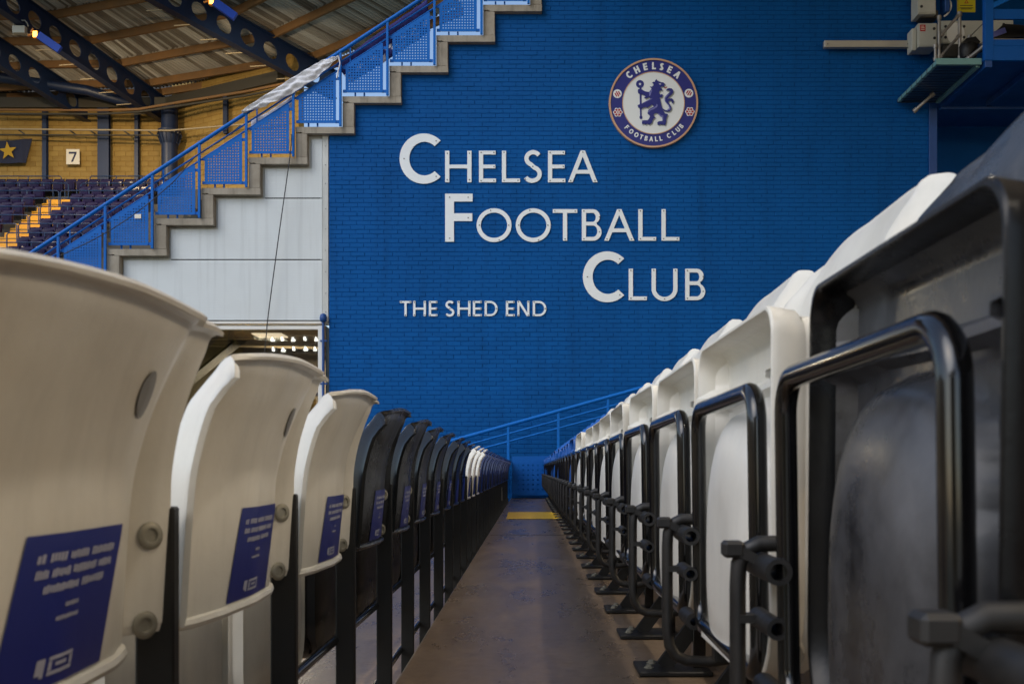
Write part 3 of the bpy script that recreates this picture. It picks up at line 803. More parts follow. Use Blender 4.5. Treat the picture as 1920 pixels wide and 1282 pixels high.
# ------------------------------------------------------------------ round club crest
CXP, CYP, CRP = 1225.2, 193.6, 83.6
YB = YW - 0.05
ce = empty('round_crest', at(CXP, CYP, YB))
tag(ce, 'round navy and white club crest with a rampant lion holding a staff', 'crest')
U = YB / F                                   # metres per photo pixel at the crest
def disc(ro, ri, d0, d1, n=72):
    ls = [circ(0,0,ro*U,ro*U,n)]
    if ri: ls.append(circ(0,0,ri*U,ri*U,n,True))
    return G().plate(ls, d0, d1)
disc(83.6, 80.4, -0.012, 0.045).build('rim', M['crest_tan'], ce, 40)
disc(80.3, 0, 0.0, 0.04).build('ring_disc', M['crest_blue'], ce)
disc(58.6, 57.3, -0.010, -0.001).build('inner_rim', M['crest_tan'], ce, 40)
disc(57.2, 0, -0.006, -0.001).build('centre_disc', M['crest_white'], ce)
def polar_text(word, angs, r, hpx, w_of, s, down=False):
    for ch, a in zip(word, angs):
        if ch == ' ': continue
        w = w_of.get(ch, .62); hh = hpx*U; t = R(a)
        def fr(u, v, d, w=w, t=t):
            x = (u - w/2)*hh; y = (v - .5)*hh
            if not down:
                rr = r*U + y
                return (rr*math.sin(t) + x*math.cos(t), d, rr*math.cos(t) - x*math.sin(t))
            rr = r*U - y
            return (-rr*math.sin(t) + x*math.cos(t), d, -rr*math.cos(t) - x*math.sin(t))
        g = G(); add_glyph(g, ch, w, s, -0.006, -0.0008, fr)
        g.build('crest_letter', M['crest_white'], ce)
WD = {'C':.72,'H':.72,'E':.58,'L':.56,'S':.62,'A':.82,'O':.86,'F':.56,'T':.66,'B':.62,'U':.7}
polar_text('CHELSEA', (-41,-26.6,-12.7,.8,12.9,26,40.2), 69.6, 13.2, WD, .25)
polar_text('FOOTBALL CLUB', (47.6,38,28.2,19.6,11.6,3.6,-4.6,-11.8,0,-25,-34.6,-42.6,-50.4), 67.6, 9.0, WD, .22, True)
LION = [(585,60),(605,95),(650,115),(700,135),(745,140),(795,180),(770,200),(775,230),(740,240),(720,230),(690,250),(680,275),(720,295),(720,335),(690,320),(660,340),(645,370),(655,410),(680,430),(730,415),(735,460),(710,495),(660,500),(680,580),(695,660),(710,720),(740,770),(790,800),(850,810),(890,790),(905,740),(880,690),(830,640),(790,590),(780,530),(800,470),(850,420),(895,380),(900,340),(870,325),(820,335),(840,295),(890,275),(950,285),(990,330),(985,390),(940,440),(880,490),(845,540),(900,518),(960,525),(1000,570),(995,620),(960,645),(962,605),(925,572),(885,580),(868,610),(900,660),(940,720),(945,780),(905,830),(840,842),(780,825),(738,800),(760,840),(800,885),(865,905),(840,950),(820,1020),(820,1080),(800,1155),(765,1160),(740,1140),(720,1160),(690,1140),(650,1155),(615,1155),(605,1100),(640,1070),(720,1065),(745,1030),(750,960),(730,935),(680,930),(630,895),(590,870),(545,880),(515,910),(520,945),(565,985),(520,1000),(490,1050),(480,1100),(440,1135),(410,1155),(380,1130),(350,1130),(330,1160),(300,1130),(260,1130),(245,1155),(235,1100),(240,1055),(300,1045),(370,1045),(405,1010),(430,950),(420,920),(385,900),(370,870),(390,800),(440,760),(520,720),(500,690),(480,660),(450,690),(370,745),(330,730),(270,740),(230,770),(200,745),(150,740),(145,715),(130,690),(180,660),(240,645),(330,600),(440,535),(430,510),(405,490),(370,510),(320,525),(285,505),(320,495),(310,450),(260,430),(200,410),(150,400),(135,350),(140,305),(180,295),(230,305),(290,345),(360,365),(410,365),(440,330),(465,290),(455,265),(425,235),(470,245),(510,215),(515,175),(500,150),(475,150),(505,125),(545,125),(550,95)]
def lp_(pts, dx=0, dy=0): return [((1185 + (a+dx)/12.82 - CXP)*U, (CYP - 145 - (b+dy)/12.82)*U) for a, b in pts]
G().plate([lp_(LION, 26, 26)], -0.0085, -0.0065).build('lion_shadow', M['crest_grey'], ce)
G().plate([lp_(LION)], -0.022, -0.012).build('lion', M['crest_blue'], ce)
ring = [(190 + 95*math.cos(t*math.pi/14), 172 + 95*math.sin(t*math.pi/14)) for t in range(28)]
hole = [(190 + 30*math.cos(-t*math.pi/8), 172 + 30*math.sin(-t*math.pi/8)) for t in range(16)]
sf = G(); sf.plate([lp_(ring), lp_(hole)], -0.0115, -0.009)
sf.plate([lp_([(180,262),(226,262),(232,930),(245,950),(250,990),(215,1025),(178,990),(178,950),(190,930)])], -0.0115, -0.009)
sf.build('staff', M['crest_blue'], ce)
for pts in ([(400,365),(440,360),(470,300),(480,330),(455,400),(440,450),(405,470),(410,420)], [(240,640),(440,530),(490,530),(300,625)], [(585,655),(615,680),(600,730),(520,780),(430,815),(400,860),(380,860),(420,790),(520,740),(580,700)], [(610,880),(650,890),(700,935),(745,940),(748,1020),(725,1050),(722,980),(670,950)], [(780,500),(800,480),(905,385),(915,350),(925,370),(880,420),(800,520),(800,590),(880,690),(925,760),(900,800),(830,800),(890,760),(870,690),(785,590)]):
    G().plate([lp_(pts)], -0.0245, -0.0225).build('lion_highlight', M['crest_light'], ce)
G().plate([lp_([(640,170),(668,170),(678,185),(695,165),(690,190),(665,195)])], -0.0245, -0.0225).build('eye', M['crest_white'], ce)
G().plate([lp_([(755,245),(790,262),(845,235),(830,268),(795,284),(765,270)])], -0.0245, -0.0225).build('tongue', M['crest_red'], ce)
for q, (px, py) in enumerate(((1157.7,176.3),(1291.6,175.3))):
    c = ((px-CXP)*U, (CYP-py)*U); r = 8.2*U
    b = G().plate([circ(c[0], c[1], r, r, 24)], -0.005, -0.0008).build('football_badge', M['crest_white'], ce)
    t = R(-62 if q == 0 else 60)
    g = G()
    for k in (-1, 0, 1):
        def fr(u, v, d, k=k): return (c[0] + u*math.cos(t) - (v + k*.42)*math.sin(t)*1.0, d, c[1] + u*math.sin(t) + (v + k*.42)*math.cos(t))
        ww = r*(.70 if k == 0 else .5)
        g.plate([[(-ww + r*.12, k*r*.44 - r*.14 - k*.42), (ww, k*r*.44 - r*.14 - k*.42), (ww, k*r*.44 + r*.14 - k*.42), (-ww + r*.12, k*r*.44 + r*.14 - k*.42)]], -0.0065, -0.0052, fr)
    g.build('red_stripe', M['crest_red'], b)
for px, py in ((1158.4,211.0),(1293.4,209.8)):
    c = Vector(((px-CXP)*U, 0, (CYP-py)*U)); r = 8.8*U
    lob = [((1 + .10*math.cos(6*t*math.pi/24))*.93*r*math.cos(t*math.pi/24) + c.x, (1 + .10*math.cos(6*t*math.pi/24))*.93*r*math.sin(t*math.pi/24) + c.z) for t in range(48)]
    b = G().plate([lob], -0.005, -0.0008).build('rose_badge', M['crest_white'], ce)
    g = G()
    for k in range(6):
        a = k*math.pi/3
        def q(rr, da): return (c.x + rr*r*math.cos(a+da), c.z + rr*r*math.sin(a+da))
        g.plate([[q(.36,-.42), q(.84,-.36), q(.80,0), q(.84,.36), q(.36,.42)]], -0.0065, -0.0052)
    g.build('petal', M['crest_red'], b)
    G().plate([circ(c.x, c.z, r*.17, r*.17, 12)], -0.0065, -0.0052).build('rose_centre', M['crest_red'], b)
# ------------------------------------------------------------------ the seats of the two rows
PITCH = 0.48
# local axes of a seat: x towards the back, y along the row (0..0.48), z up from its own step
REAR = [(.004,.474),(.006,.480),(.007,.490),(.010,.540),(.013,.585),(.016,.620),(.021,.645),(.028,.671),(.038,.698),(.049,.723),(.056,.738),(.060,.749),(.063,.754)]
REAR = [tuple(p) for p in catmull(REAR, 3, False)]
LOWQ = [(0,.016),(.010,.010),(.022,-.004),(.032,-.016),(.040,-.019),(.050,-.012),(.064,-.004),(.12,.006),(.235,.012),(.34,.006),(.392,-.008),(.408,-.020),(.418,-.027),(.426,-.028),(.434,-.021),(.448,-.009),(.456,-.004),(.463,.001)]
TOPQ = [(0,.009),(.010,.006),(.022,-.001),(.032,-.008),(.040,-.010),(.064,-.003),(.235,.002),(.392,-.003),(.418,-.014),(.434,-.014),(.463,-.011)]
YMAX = .463
def lerp_tab(tab, y):
    y = max(0, min(YMAX, y))
    for (a, p), (b, q) in zip(tab, tab[1:]):
        if y <= b: return p + (q-p)*(y-a)/(b-a)
    return tab[-1][1]
def qplan(y, z=.5):
    """plan shape: ears at both ends swept back, convex middle; flatter towards the top lip"""
    t = max(0, min(1, (z - .70)/.062)) if y < .2 else max(0, min(1, (z - .60)/.16))
    return lerp_tab(LOWQ, y)*(1-t) + lerp_tab(TOPQ, y)*t
def rear_x(z):
    z = max(REAR[0][1], min(REAR[-1][1], z))
    for (a, p), (b, q) in zip(REAR, REAR[1:]):
        if z <= q:
            return a + (b-a)*(z-p)/(q-p)
    return REAR[-1][0]
def back_mesh(facing=False):
    T = .0065
    n = len(REAR); front = []
    for i, (x, z) in enumerate(REAR):
        a = REAR[max(i-1,0)]; b = REAR[min(i+1,n-1)]
        dx, dz = b[0]-a[0], b[1]-a[1]; l = math.hypot(dx, dz)
        front.append((x - dz/l*T, z + dx/l*T))
    lip = [(.068,.7565),(.0735,.7550),(.0748,.7585),(.070,.7628)]
    prof = REAR + lip + front[::-1]
    ys = [0,.003,.008,.014,.020,.026,.032,.036,.040,.045,.050,.057,.066,.08,.10,.13,.17,.21,.235,.255,.27,.285,.30,.315,.33,.345,.358,.370,.381,.392,.400,.408,.413,.418,.422,.426,.430,.434,.440,.448,.453,.458,.463]
    g = G(); m = len(prof)
    for y in ys:
        sl = min(1, y/.085); sl = sl*sl*(3-2*sl)
        for j, (x, z) in enumerate(prof):
            if n <= j < n+4: x = .063 - (0 if j < n+2 else .004) + (x - .063 + (0 if j < n+2 else .004))*sl
            q = qplan(y, z)
            t = max(0, (z - .69)/.075)
            dz = .008 if (z < .486 and (y < .034 or y > .424)) else 0
            crown = -.027*max(0, (.32-y)/.32)**2*t
            d = min(y, YMAX-y)
            if facing: crown = -.052*max(0, (y-.25)/.213)**2.4*t - .014*max(0, (.12-y)/.12)**2*t
            if y < .05 and not facing: crown -= .011*(1-y/.05)**2*max(0, (z-.69)/.06)
            edge = -(.006 if y < .2 else .004)*(1-d/.016)**2*max(0, (z-.725)/.04) if d < .016 else 0
            g.v.append((x + q, y, z + dz + crown + edge))
    for i in range(len(ys)-1):
        for j in range(m):
            k = (j+1) % m
            g.f.append([i*m+j, (i+1)*m+j, (i+1)*m+k, i*m+k]); g.mi.append(0)
    g.f.append(list(range(m))); g.mi.append(0)
    g.f.append([(len(ys)-1)*m + j for j in range(m-1, -1, -1)]); g.mi.append(0)
    # turned bead along the bottom edge
    pts = [(rear_x(.477) + qplan(y) + .001, y, .476) for y in (.05,.058,.068,.09,.13,.18,.235,.29,.33,.36,.385,.398,.407,.413)]
    g.tube(pts, .0062, 8)
    return g
BACK = back_mesh(); BACK_F = back_mesh(True)

PX0, PX1 = -.112, -.068                         # rim plane and back of the folded pan
PY0, PY1, PZ0, PZ1 = .034, .456, .222, .617
def pan_outline(inset=0.0, n=6):
    r = .032; rb = .08
    y0, y1, z0, z1 = PY0+inset, PY1-inset, PZ0+inset, PZ1-inset
    r = max(.004, r-inset); rb = max(.004, rb-inset)
    pts = []
    for cy, cz, rr, a0 in ((y1-rb, z0+rb, rb, -90), (y1-r, z1-r, r, 0), (y0+r, z1-r, r, 90), (y0+rb, z0+rb, rb, 180)):
        pts += arc2(cy, cz, rr, rr, a0, a0+90, n)
    # even spread along straight runs
    out = []
    for a, b in zip(pts, pts[1:]+pts[:1]):
        out.append(a); L = math.hypot(b[0]-a[0], b[1]-a[1])
        k = int(L/.035)
        for i in range(1, k+1): out.append((a[0]+(b[0]-a[0])*i/(k+1), a[1]+(b[1]-a[1])*i/(k+1)))
    return out
def pan_depth(y, z):
    """how far the hollow underside lies behind the rim"""
    d = .040
    # fillet along the walls
    m = min(y-PY0, PY1-y, PZ1-z, z-PZ0)
    if m < .022: d -= .020*(1-(m-.0075)/.0145)**2 if m > .0075 else .020
    # gusset ridge under the front lip, rising to the rim at its ends
    w = .006 + .010*abs(y-.245)/.2
    d -= (.016 + .016*(abs(y-.245)/.21)**2)*max(0, 1 - abs(z-.545)/w)
    # bowl of the seat bulging down out of the hollow
    e = abs((y-.255)/.150)**2.6 + abs((z-.345)/.178)**2.6
    if e < 1: d -= .052*(1-e)**.30
    # small cross ribs low down
    if z < .26: d -= .012*max(0, 1 - abs((z-.235))/.005)
    return max(-.010, d)
def pan_mesh():
    base = pan_outline(); n = len(base); g = G()
    cy, cz = (PY0+PY1)/2, (PZ0+PZ1)/2
    def ring(ins, xf):
        for k, (y, z) in enumerate(base):
            # pull towards the centre by 'ins' metres along both axes
            fy = 1 - ins/((PY1-PY0)/2); fz = 1 - ins/((PZ1-PZ0)/2)
            yy, zz = cy + (y-cy)*fy, cz + (z-cz)*fz
            g.v.append((xf(yy, zz), yy, zz))
    ring(.10, lambda y, z: PX1 + .012)
    ring(.03, lambda y, z: PX1 + .006)
    ring(.012, lambda y, z: PX1 - .004)
    ring(.004, lambda y, z: PX1 - .014)
    ring(.001, lambda y, z: PX0 + .010)
    ring(.0, lambda y, z: PX0 + .002)
    ring(.0012, lambda y, z: PX0)
    ring(.004, lambda y, z: PX0)
    ring(.0055, lambda y, z: PX0 + .002)
    ring(.009, lambda y, z: PX0 + .022)
    ring(.0095, lambda y, z: PX0 + .052)
    nr = len(g.v)//n
    for i in range(nr-1):
        for k in range(n):
            j = (k+1) % n
            g.f.append([i*n+k, i*n+j, (i+1)*n+j, (i+1)*n+k]); g.mi.append(0)
    g.f.append(list(range(n-1,-1,-1))); g.mi.append(0)
    # floor of the hollow: a fine grid, its corners drawn in to the rounded outline
    NY, NZ = 34, 56; o = len(g.v); ins = .0075
    for i in range(NY+1):
        for j in range(NZ+1):
            y = PY0+ins + (PY1-PY0-2*ins)*i/NY; z = PZ0+ins + (PZ1-PZ0-2*ins)*j/NZ
            rr = (.032 if z > cz else .08) - ins
            ey = max(0, abs(y-cy) - ((PY1-PY0)/2-ins-rr)); ez = max(0, abs(z-cz) - ((PZ1-PZ0)/2-ins-rr))
            if ey > 0 and ez > 0 and math.hypot(ey, ez) > rr:
                f = rr/math.hypot(ey, ez)
                y = cy + math.copysign((PY1-PY0)/2-ins-rr + ey*f, y-cy); z = cz + math.copysign((PZ1-PZ0)/2-ins-rr + ez*f, z-cz)
            g.v.append((PX0 + pan_depth(y, z), y, z))
    for i in range(NY):
        for j in range(NZ):
            k = o + i*(NZ+1)+j; g.f.append([k, k+NZ+1, k+NZ+2, k+1]); g.mi.append(1)
    return g
PAN = pan_mesh()
COLOURS = {'white':'white_plastic', 'black':'black_plastic', 'blue':'blue_plastic', 'navy':'navy_plastic', 'dusty':'dusty_black'}
PAN_ME = {c: PAN.mesh('seat_pan_' + c, [M['black_plastic'] if c == 'dusty' else M[m], M[m]], 42) for c, m in COLOURS.items()}
BACK_ME = {c: BACK.mesh('backrest_' + c, M[m], 38) for c, m in COLOURS.items()}
BACKF_ME = {c: BACK_F.mesh('backrest_facing_' + c, M[m], 38) for c, m in COLOURS.items()}

def rloop(y0, y1, z0, z1, r, x_of):
    pts = []
    for cy, cz, a0 in ((y1-r, z0+r, -90), (y1-r, z1-r, 0), (y0+r, z1-r, 90), (y0+r, z0+r, 180)):
        pts += [(x_of(z), y, z) for y, z in arc2(cy, cz, r, r, a0, a0+90, 7)]
    return pts
FRAME_ME = G().tube(rloop(.066, .428, .237, .532, .034, lambda z: -.117 + .004*(.53-z)/.3), .0102, 12, closed=True).mesh('support_frame', M['black_steel'], 60)
HY = -.031                                      # hinge stands in the gap before the seat
b = G().pipe((-.126, HY-.034, .358), (-.126, HY+.060, .358), .0122, .0078, 18)
BARREL_ME = b.mesh('hinge_barrel', M['dusty_steel'], 40)
b = G().pipe((-.126, HY-.030, .306), (-.126, HY+.050, .306), .0100, .0062, 16)
BARREL2_ME = b.mesh('hinge_barrel', M['dusty_steel'], 40)
b = G().pipe((-.118, HY-.012, .238), (-.118, HY+.06, .238), .0118, .006, 16)
COUPLE_ME = b.mesh('rail_coupling', M['dusty_steel'], 40)
path = [(-.096, HY+.03, .374), (-.112, HY+.03, .379), (-.130, HY+.03, .379), (-.142, HY+.03, .373), (-.149, HY+.03, .360), (-.150, HY+.03, .34), (-.150, HY+.03, .22), (-.147, HY+.03, .198), (-.138, HY+.03, .183), (-.122, HY+.03, .176), (-.09, HY+.03, .174), (-.05, HY+.03, .180)]
BRACKET_ME = G().tube(path, .0080, 8).mesh('hinge_bracket', M['dusty_steel'], 60)
b = G().bbox(-.165, -.145, HY+.018, HY+.040, .366, .382, .003); NUB_ME = b.mesh('bracket_stop', M['dusty_steel'])
ARM_ME = G().bar((-.152, HY+.03, .374), (-.128, HY+.03, .361), .022, .010).mesh('hinge_arm', M['dusty_steel'])
ARM2_ME = G().bar((-.150, HY+.03, .308), (-.128, HY+.03, .308), .02, .008).mesh('hinge_arm', M['dusty_steel'])
PLATE_ME = G().bbox(-.108, .052, .252, .386, .0015, .0115, .002).mesh('foot_plate', M['black_matt'])
POST_ME = G().bbox(.016, .044, .300, .338, .0117, .62, .002).mesh('post', M['black_steel'])
BRACE_ME = G().bar((-.048, .319, .010), (.024, .319, .108), .034, .014, (0,1,0)).mesh('brace', M['black_matt'])
BEAM_ME = G().bbox(-.028, .010, -.031, .447, .196, .232, .004).mesh('row_beam', M['black_steel'])
LINK_ME = G().bbox(-.116, -.026, .305, .330, .205, .224, .002).mesh('beam_bracket', M['black_matt'])
FBOLT_ME = G().lathe([(.011,0),(.011,.002),(.007,.003),(.007,.007),(.005,.008)], 6).mesh('anchor_bolt', M['zinc'])
# bolts on the ears of the backrest: the ear is turned about 50 degrees
def ear_bolt(mt):
    g = G(); g.lathe([(.0128,0),(.0128,.0008),(.0115,.0018),(.0082,.0026),(.0066,.0024),(.0058,.0004)], 18)
    return g.mesh('ear_bolt', mt, 30)
EBOLT_ME = ear_bolt(M['zinc'])
EAR_ROT = Matrix(((0,0,1),(1,0,0),(0,1,0))).to_euler()       # disc axis z -> +x
LPOST_ME = G().bbox(-.018, .018, .462, .478, .0, .596, .002).mesh('post', M['black_matt'])
TIE_ME = G().tube([(-.02, -.01, 0), (-.02, .47, 0)], .0085, 8).mesh('tie_bar', M['black_steel'], 60)
def surf_patch(g, corners, off, nu=6, nv=10):
    """patch of print following the rear face; corners (y, z) bl, br, tr, tl"""
    bl, br, tr, tl = corners; o = len(g.v)
    for i in range(nu+1):
        for j in range(nv+1):
            u, v = i/nu, j/nv
            y = (bl[0]*(1-u)+br[0]*u)*(1-v) + (tl[0]*(1-u)+tr[0]*u)*v
            z = (bl[1]*(1-u)+br[1]*u)*(1-v) + (tl[1]*(1-u)+tr[1]*u)*v
            g.v.append((rear_x(z) + qplan(y, z) + off, y, z))
    for i in range(nu):
        for j in range(nv):
            k = o + i*(nv+1)+j
            g.f.append([k, k+nv+1, k+nv+2, k+1]); g.mi.append(0)
SB, ST = .484, .587
def stk(u, v):                                   # sticker coordinates 0..1 -> (y, z), leaning a little
    return (.148 + .160*u + .034*v, SB + (ST-SB)*v)
g = G(); surf_patch(g, (stk(0,0), stk(1,0), stk(1,1), stk(0,1)), .0012, 10, 12)
STICK_ME = g.mesh('sticker', M['sticker'], 60)
def print_line(u0, u1, v0, v1, words, seed):
    r = random.Random(seed); g = G(); x = 0.0; tot = sum(words) + .5*(len(words)-1)
    for w in words:
        n = int(w*2.6)
        for k in range(n):                        # ragged letter-sized marks, unreadable as in the photo
            a = (x + w*k/n)/tot; b = (x + w*(k+.72)/n)/tot
            va = v0 + (v1-v0)*r.choice((0,0,.0,.1)); vb = v1 - (v1-v0)*r.choice((0,0,.12))
            ua, ub = u0+(u1-u0)*a, u0+(u1-u0)*b
            surf_patch(g, (stk(ua,va), stk(ub,va), stk(ub,vb), stk(ua,vb)), .0016, 1, 1)
        x += w + .5
    return g.mesh('print_line', M['sticker_print'])
PRINT = [print_line(.12,.92,.815,.872,(1,2,3,4),1), print_line(.13,.91,.715,.772,(2,3,5,3),2), print_line(.22,.84,.615,.670,(5,4),3), print_line(.44,.58,.50,.53,(3,),4), print_line(.38,.60,.42,.45,(4,),5)]
g = G()
for a in ((.30,.34,.09,.19),(.34,.37,.07,.19),(.40,.62,.165,.19),(.40,.62,.07,.095),(.40,.43,.10,.16),(.59,.62,.10,.16),(.46,.56,.12,.145)):
    surf_patch(g, (stk(a[0],a[2]), stk(a[1],a[2]), stk(a[1],a[3]), stk(a[0],a[3])), .0016, 2, 2)
PRINT.append(g.mesh('print_badge', M['sticker_print']))
g = G(); c = (.345, .690)
ring = [(c[0] + .0165*math.cos(2*math.pi*k/20), c[1] + .019*math.sin(2*math.pi*k/20)) for k in range(20)]
g.v = [(rear_x(z) + qplan(y, z) + .0016, y, z) for y, z in ring] + [(rear_x(c[1]) + qplan(*c) + .0018, c[0], c[1])]
for k in range(20): g.f.append([k, (k+1) % 20, 20]); g.mi.append(0)
DISC_ME = g.mesh('grey_disc', M['sticker_grey'])

# ---- walkway row, folded pans towards the aisle
XRIGHT = 0.350
NR = 32
def right_colour(k): return 'black' if k == 1 else 'white' if k <= 10 else 'blue'
for k in range(1, NR+1):
    c = right_colour(k)
    y = .485 + PITCH*(k-1)
    root = empty('folding_seat', (XRIGHT + rnd.uniform(-.0015,.0015), y, 0), rnd.uniform(-.004, .004))
    tag(root, f"{c} tip-up seat folded shut, {nth(k)} from the camera end of the folded row", 'seat', 'folded seats along the walkway')
    p = link('seat_pan', PAN_ME[c], root); p.rotation_euler = (rnd.uniform(-.006, .006), rnd.uniform(-.02, .02), rnd.uniform(-.012, .012))
    if k == 1: p.data = PAN_ME['dusty']; p.rotation_euler = (.03, 0, -.047); p.location = (-.002, -.008, -.015)
    link('backrest', BACKF_ME['dusty' if k == 1 else c], root, (-.005, 0, -.013))  # nearest backrest takes the dust grey for its sky sheen as well
    link('support_frame', FRAME_ME, root)
    link('hinge_barrel', BARREL_ME, root); link('hinge_barrel', BARREL2_ME, root)
    link('hinge_bracket', BRACKET_ME, root); link('hinge_arm', ARM_ME, root); link('hinge_arm', ARM2_ME, root); link('bracket_stop', NUB_ME, root)
    link('rail_coupling', COUPLE_ME, root)
    fp = link('foot_plate', PLATE_ME, root)
    for bx, by in ((-.082, .300), (-.070, .355)): link('anchor_bolt', FBOLT_ME, fp, (bx, by, .0116))
    link('post', POST_ME, root); link('brace', BRACE_ME, root); link('row_beam', BEAM_ME, root); link('beam_bracket', LINK_ME, root)

# ---- lower row seen from behind
XLEFT = -0.344
NL = 32
def left_colour(n): return 'white' if n <= 3 or 11 <= n <= 13 else 'black' if n <= 10 else 'navy'
for n in range(1, NL+1):
    c = left_colour(n)
    y = -.02 + PITCH*n - 0.0
    root = empty('lower_seat', (XLEFT + rnd.uniform(-.0015,.0015), y, -RISE), rnd.uniform(-.004, .004) if n > 3 else 0)
    tag(root, f"{c} seat seen from behind, {nth(n)} from the camera in the row of seat backs", 'seat', 'seat backs along the lower row')
    bk = link('backrest', BACK_ME[c], root); bk.rotation_euler = (rnd.uniform(-.003, .003), rnd.uniform(-.007, .007), rnd.uniform(-.006, .006)) if n > 3 else (0, 0, 0)
    p = link('seat_pan', PAN_ME[c], root); p.location = (-.012, 0, .028)
    for z in (.490, .5705):
        e = link('ear_bolt', EBOLT_ME, bk)
        e.location = (rear_x(z) + qplan(.4465, z) + .0006, .4465, z)
        nrm = Vector((.82, -.57, 0)); e.rotation_euler = nrm.to_track_quat('Z', 'Y').to_euler()
    link('post', LPOST_ME, root)
    for z in (.12, .31): link('tie_bar', TIE_ME, root, (0, 0, z))
    if c != 'navy' or n % 2 == 0:
        s = link('sticker', STICK_ME, root); s.rotation_euler = bk.rotation_euler
        if n <= 8:
            for me in PRINT: link(me.name.split('.')[0], me, s)
    if n in (1, 2): link('grey_disc', DISC_ME, root).rotation_euler = bk.rotation_euler
    if n == 24:
        G().bbox(.0185, .0215, .460, .480, .26, .42, .001).build('white_plate', M['sign_white'], root)
# ------------------------------------------------------------------ far corner stand
# roof: lines of the three roof beams, each a list of points where purlins sit
def node(px, py, Y): return at(px, py, Y)
A = [node(300,181,41.9), node(275,164,41.3), node(224,127,39.9), node(168,84,38.4), node(99,37,36.9)]
B = [node(545,140,39.6), node(589,113,38.56), node(511,74,37.28), node(437,33,36.09), node(360,-12,34.87)]
for k in range(5):                              # level purlins
    B[k].z = A[k].z
bd = (B[4]-B[1])/3; B[0] = B[1]-bd*.45; B[0].z = A[0].z
for L in (A, B):
    d = (L[4]-L[2])/2
    for k in range(3): L.append(L[-1] + d)
Cc = [p + Vector((.76,-.65,0))*7.2 for p in B]
Z = [p + Vector((-3.1, .1, 0)) for p in A]
Y2 = [p + Vector((-7.5, .9, 0)) for p in Z]
rf = empty('far_stand_roof', A[0])
tag(rf, 'ribbed grey roof with ochre purlins over the far corner stand', 'roof')
def rl2(g, n, m, s=None):
    o = g.build(n, m, rf, s); o.location = -Vector(rf.location); return o
def lerp_line(L, t):
    k = min(int(t), len(L)-2); f = t-k
    return L[k].lerp(L[k+1], f)
def sheet(La, Lb, n, up):
    """corrugated roof sheets between two beam lines; ribs run with the beams"""
    g = G(); m = 8; sr = random.Random(n)
    shade = [[sr.choice((0,0,0,1,1,2)) for j in range(5)] for i in range(n+2)]
    for i in range(n*4+1):
        u = i/(n*4); h = (0, 0, .07, .07)[i % 4]
        if i % 40 < 2: h = -.02
        for j in range(m):
            t = (len(La)-1)*j/(m-1)
            p = lerp_line(La, t).lerp(lerp_line(Lb, t), u)
            g.v.append((p.x, p.y, p.z + up + h))
    for i in range(n*4):
        for j in range(m-1):
            k = i*m+j; g.f.append([k, k+m, k+m+1, k+1]); g.mi.append(shade[(i+1)//4][j//2])
    # closed upper side, so that the sheet has thickness
    o = rl2(g, 'roof_sheet', [M['sheet'], M['sheet_dark'], M['sheet_light']])
    md = o.modifiers.new('thick', 'SOLIDIFY'); md.thickness = .03; md.offset = 1
for La, Lb, n in ((A, B, 46), (B, Cc, 44), (Z, A, 18), (Y2, Z, 42)):
    sheet(La, Lb, n, .34)
    for k in range(len(La)):
        a, b = La[k], Lb[k]
        rl2(G().bar(a + Vector((0,0,.16)), b + Vector((0,0,.16)), .10, .28), 'purlin', M['rust'])
def cell_beam(L, depth, drop, name='cellular_beam'):
    """deep steel beam with a row of round holes along the line L"""
    a, b = L[0] + (L[0]-L[1])*.25, L[-1]
    ln = (b-a).length; d = (b-a).normalized(); up = Vector((0,0,1)); sdir = d.cross(up).normalized()
    loops = [[(0,-depth),(ln,-depth),(ln,0),(0,0)]]
    x = 1.0; step = depth*.92
    while x < ln - .7:
        loops.append([(x + depth*.29*math.cos(-2*math.pi*k/14), -depth/2 + depth*.29*math.sin(-2*math.pi*k/14)) for k in range(14)]); x += step
    def fr(u, v, w): return a + d*u + up*(v + drop) + sdir*w
    g = G().plate(loops, -.02, .02, fr)
    for v in (0.012, -depth-.012): g.bar(fr(0, v, 0), fr(ln, v, 0), .32, .03)
    return rl2(g, name, M['navy_steel'])
cell_beam(A, 1.0, .0); cell_beam(B, 1.05, .0); cell_beam(Z, 1.0, .0); cell_beam(Y2, 1.0, 0)
for L in (A, B):                                # pale tie rods beside the beams
    for k in range(1, 8):
        p = lerp_line(L, k*.62 + .2) + Vector((0,0,-1.05))
        rl2(G().bar(p + Vector((-.75,.02,0)), p + Vector((.0,0,.04)), .03, .03), 'tie_rod', M['cream'])
p0, p1, p2 = at(-40,140,40.3), at(165,170,40.3), at(262,200,41.2)
rl2(G().tube([p0, p1, p2], .2, 10), 'eaves_tube', M['navy_steel'], 60)
# eaves: gutter and fascia between wall head and roof
W0, W1, W2 = at(-60,206,42.0), at(320,206,42.0), at(530,158,38.9)
rl2(G().bar(W0 + Vector((0,-.25,.15)), W1 + Vector((0,-.25,.15)), .4, .42), 'eaves_beam', M['dark_steel'])
rl2(G().bar(W1 + Vector((0,-.25,.15)), W2 + Vector((0,-.25,.15)), .4, .42), 'eaves_beam', M['dark_steel'])

for a, b in ((W0, W1), (W1, W2)):
    rl2(G().bar(a + Vector((0,.4,.7)), b + Vector((0,.4,.7)), .05, 1.9), 'eaves_closer', M['dark_steel'])
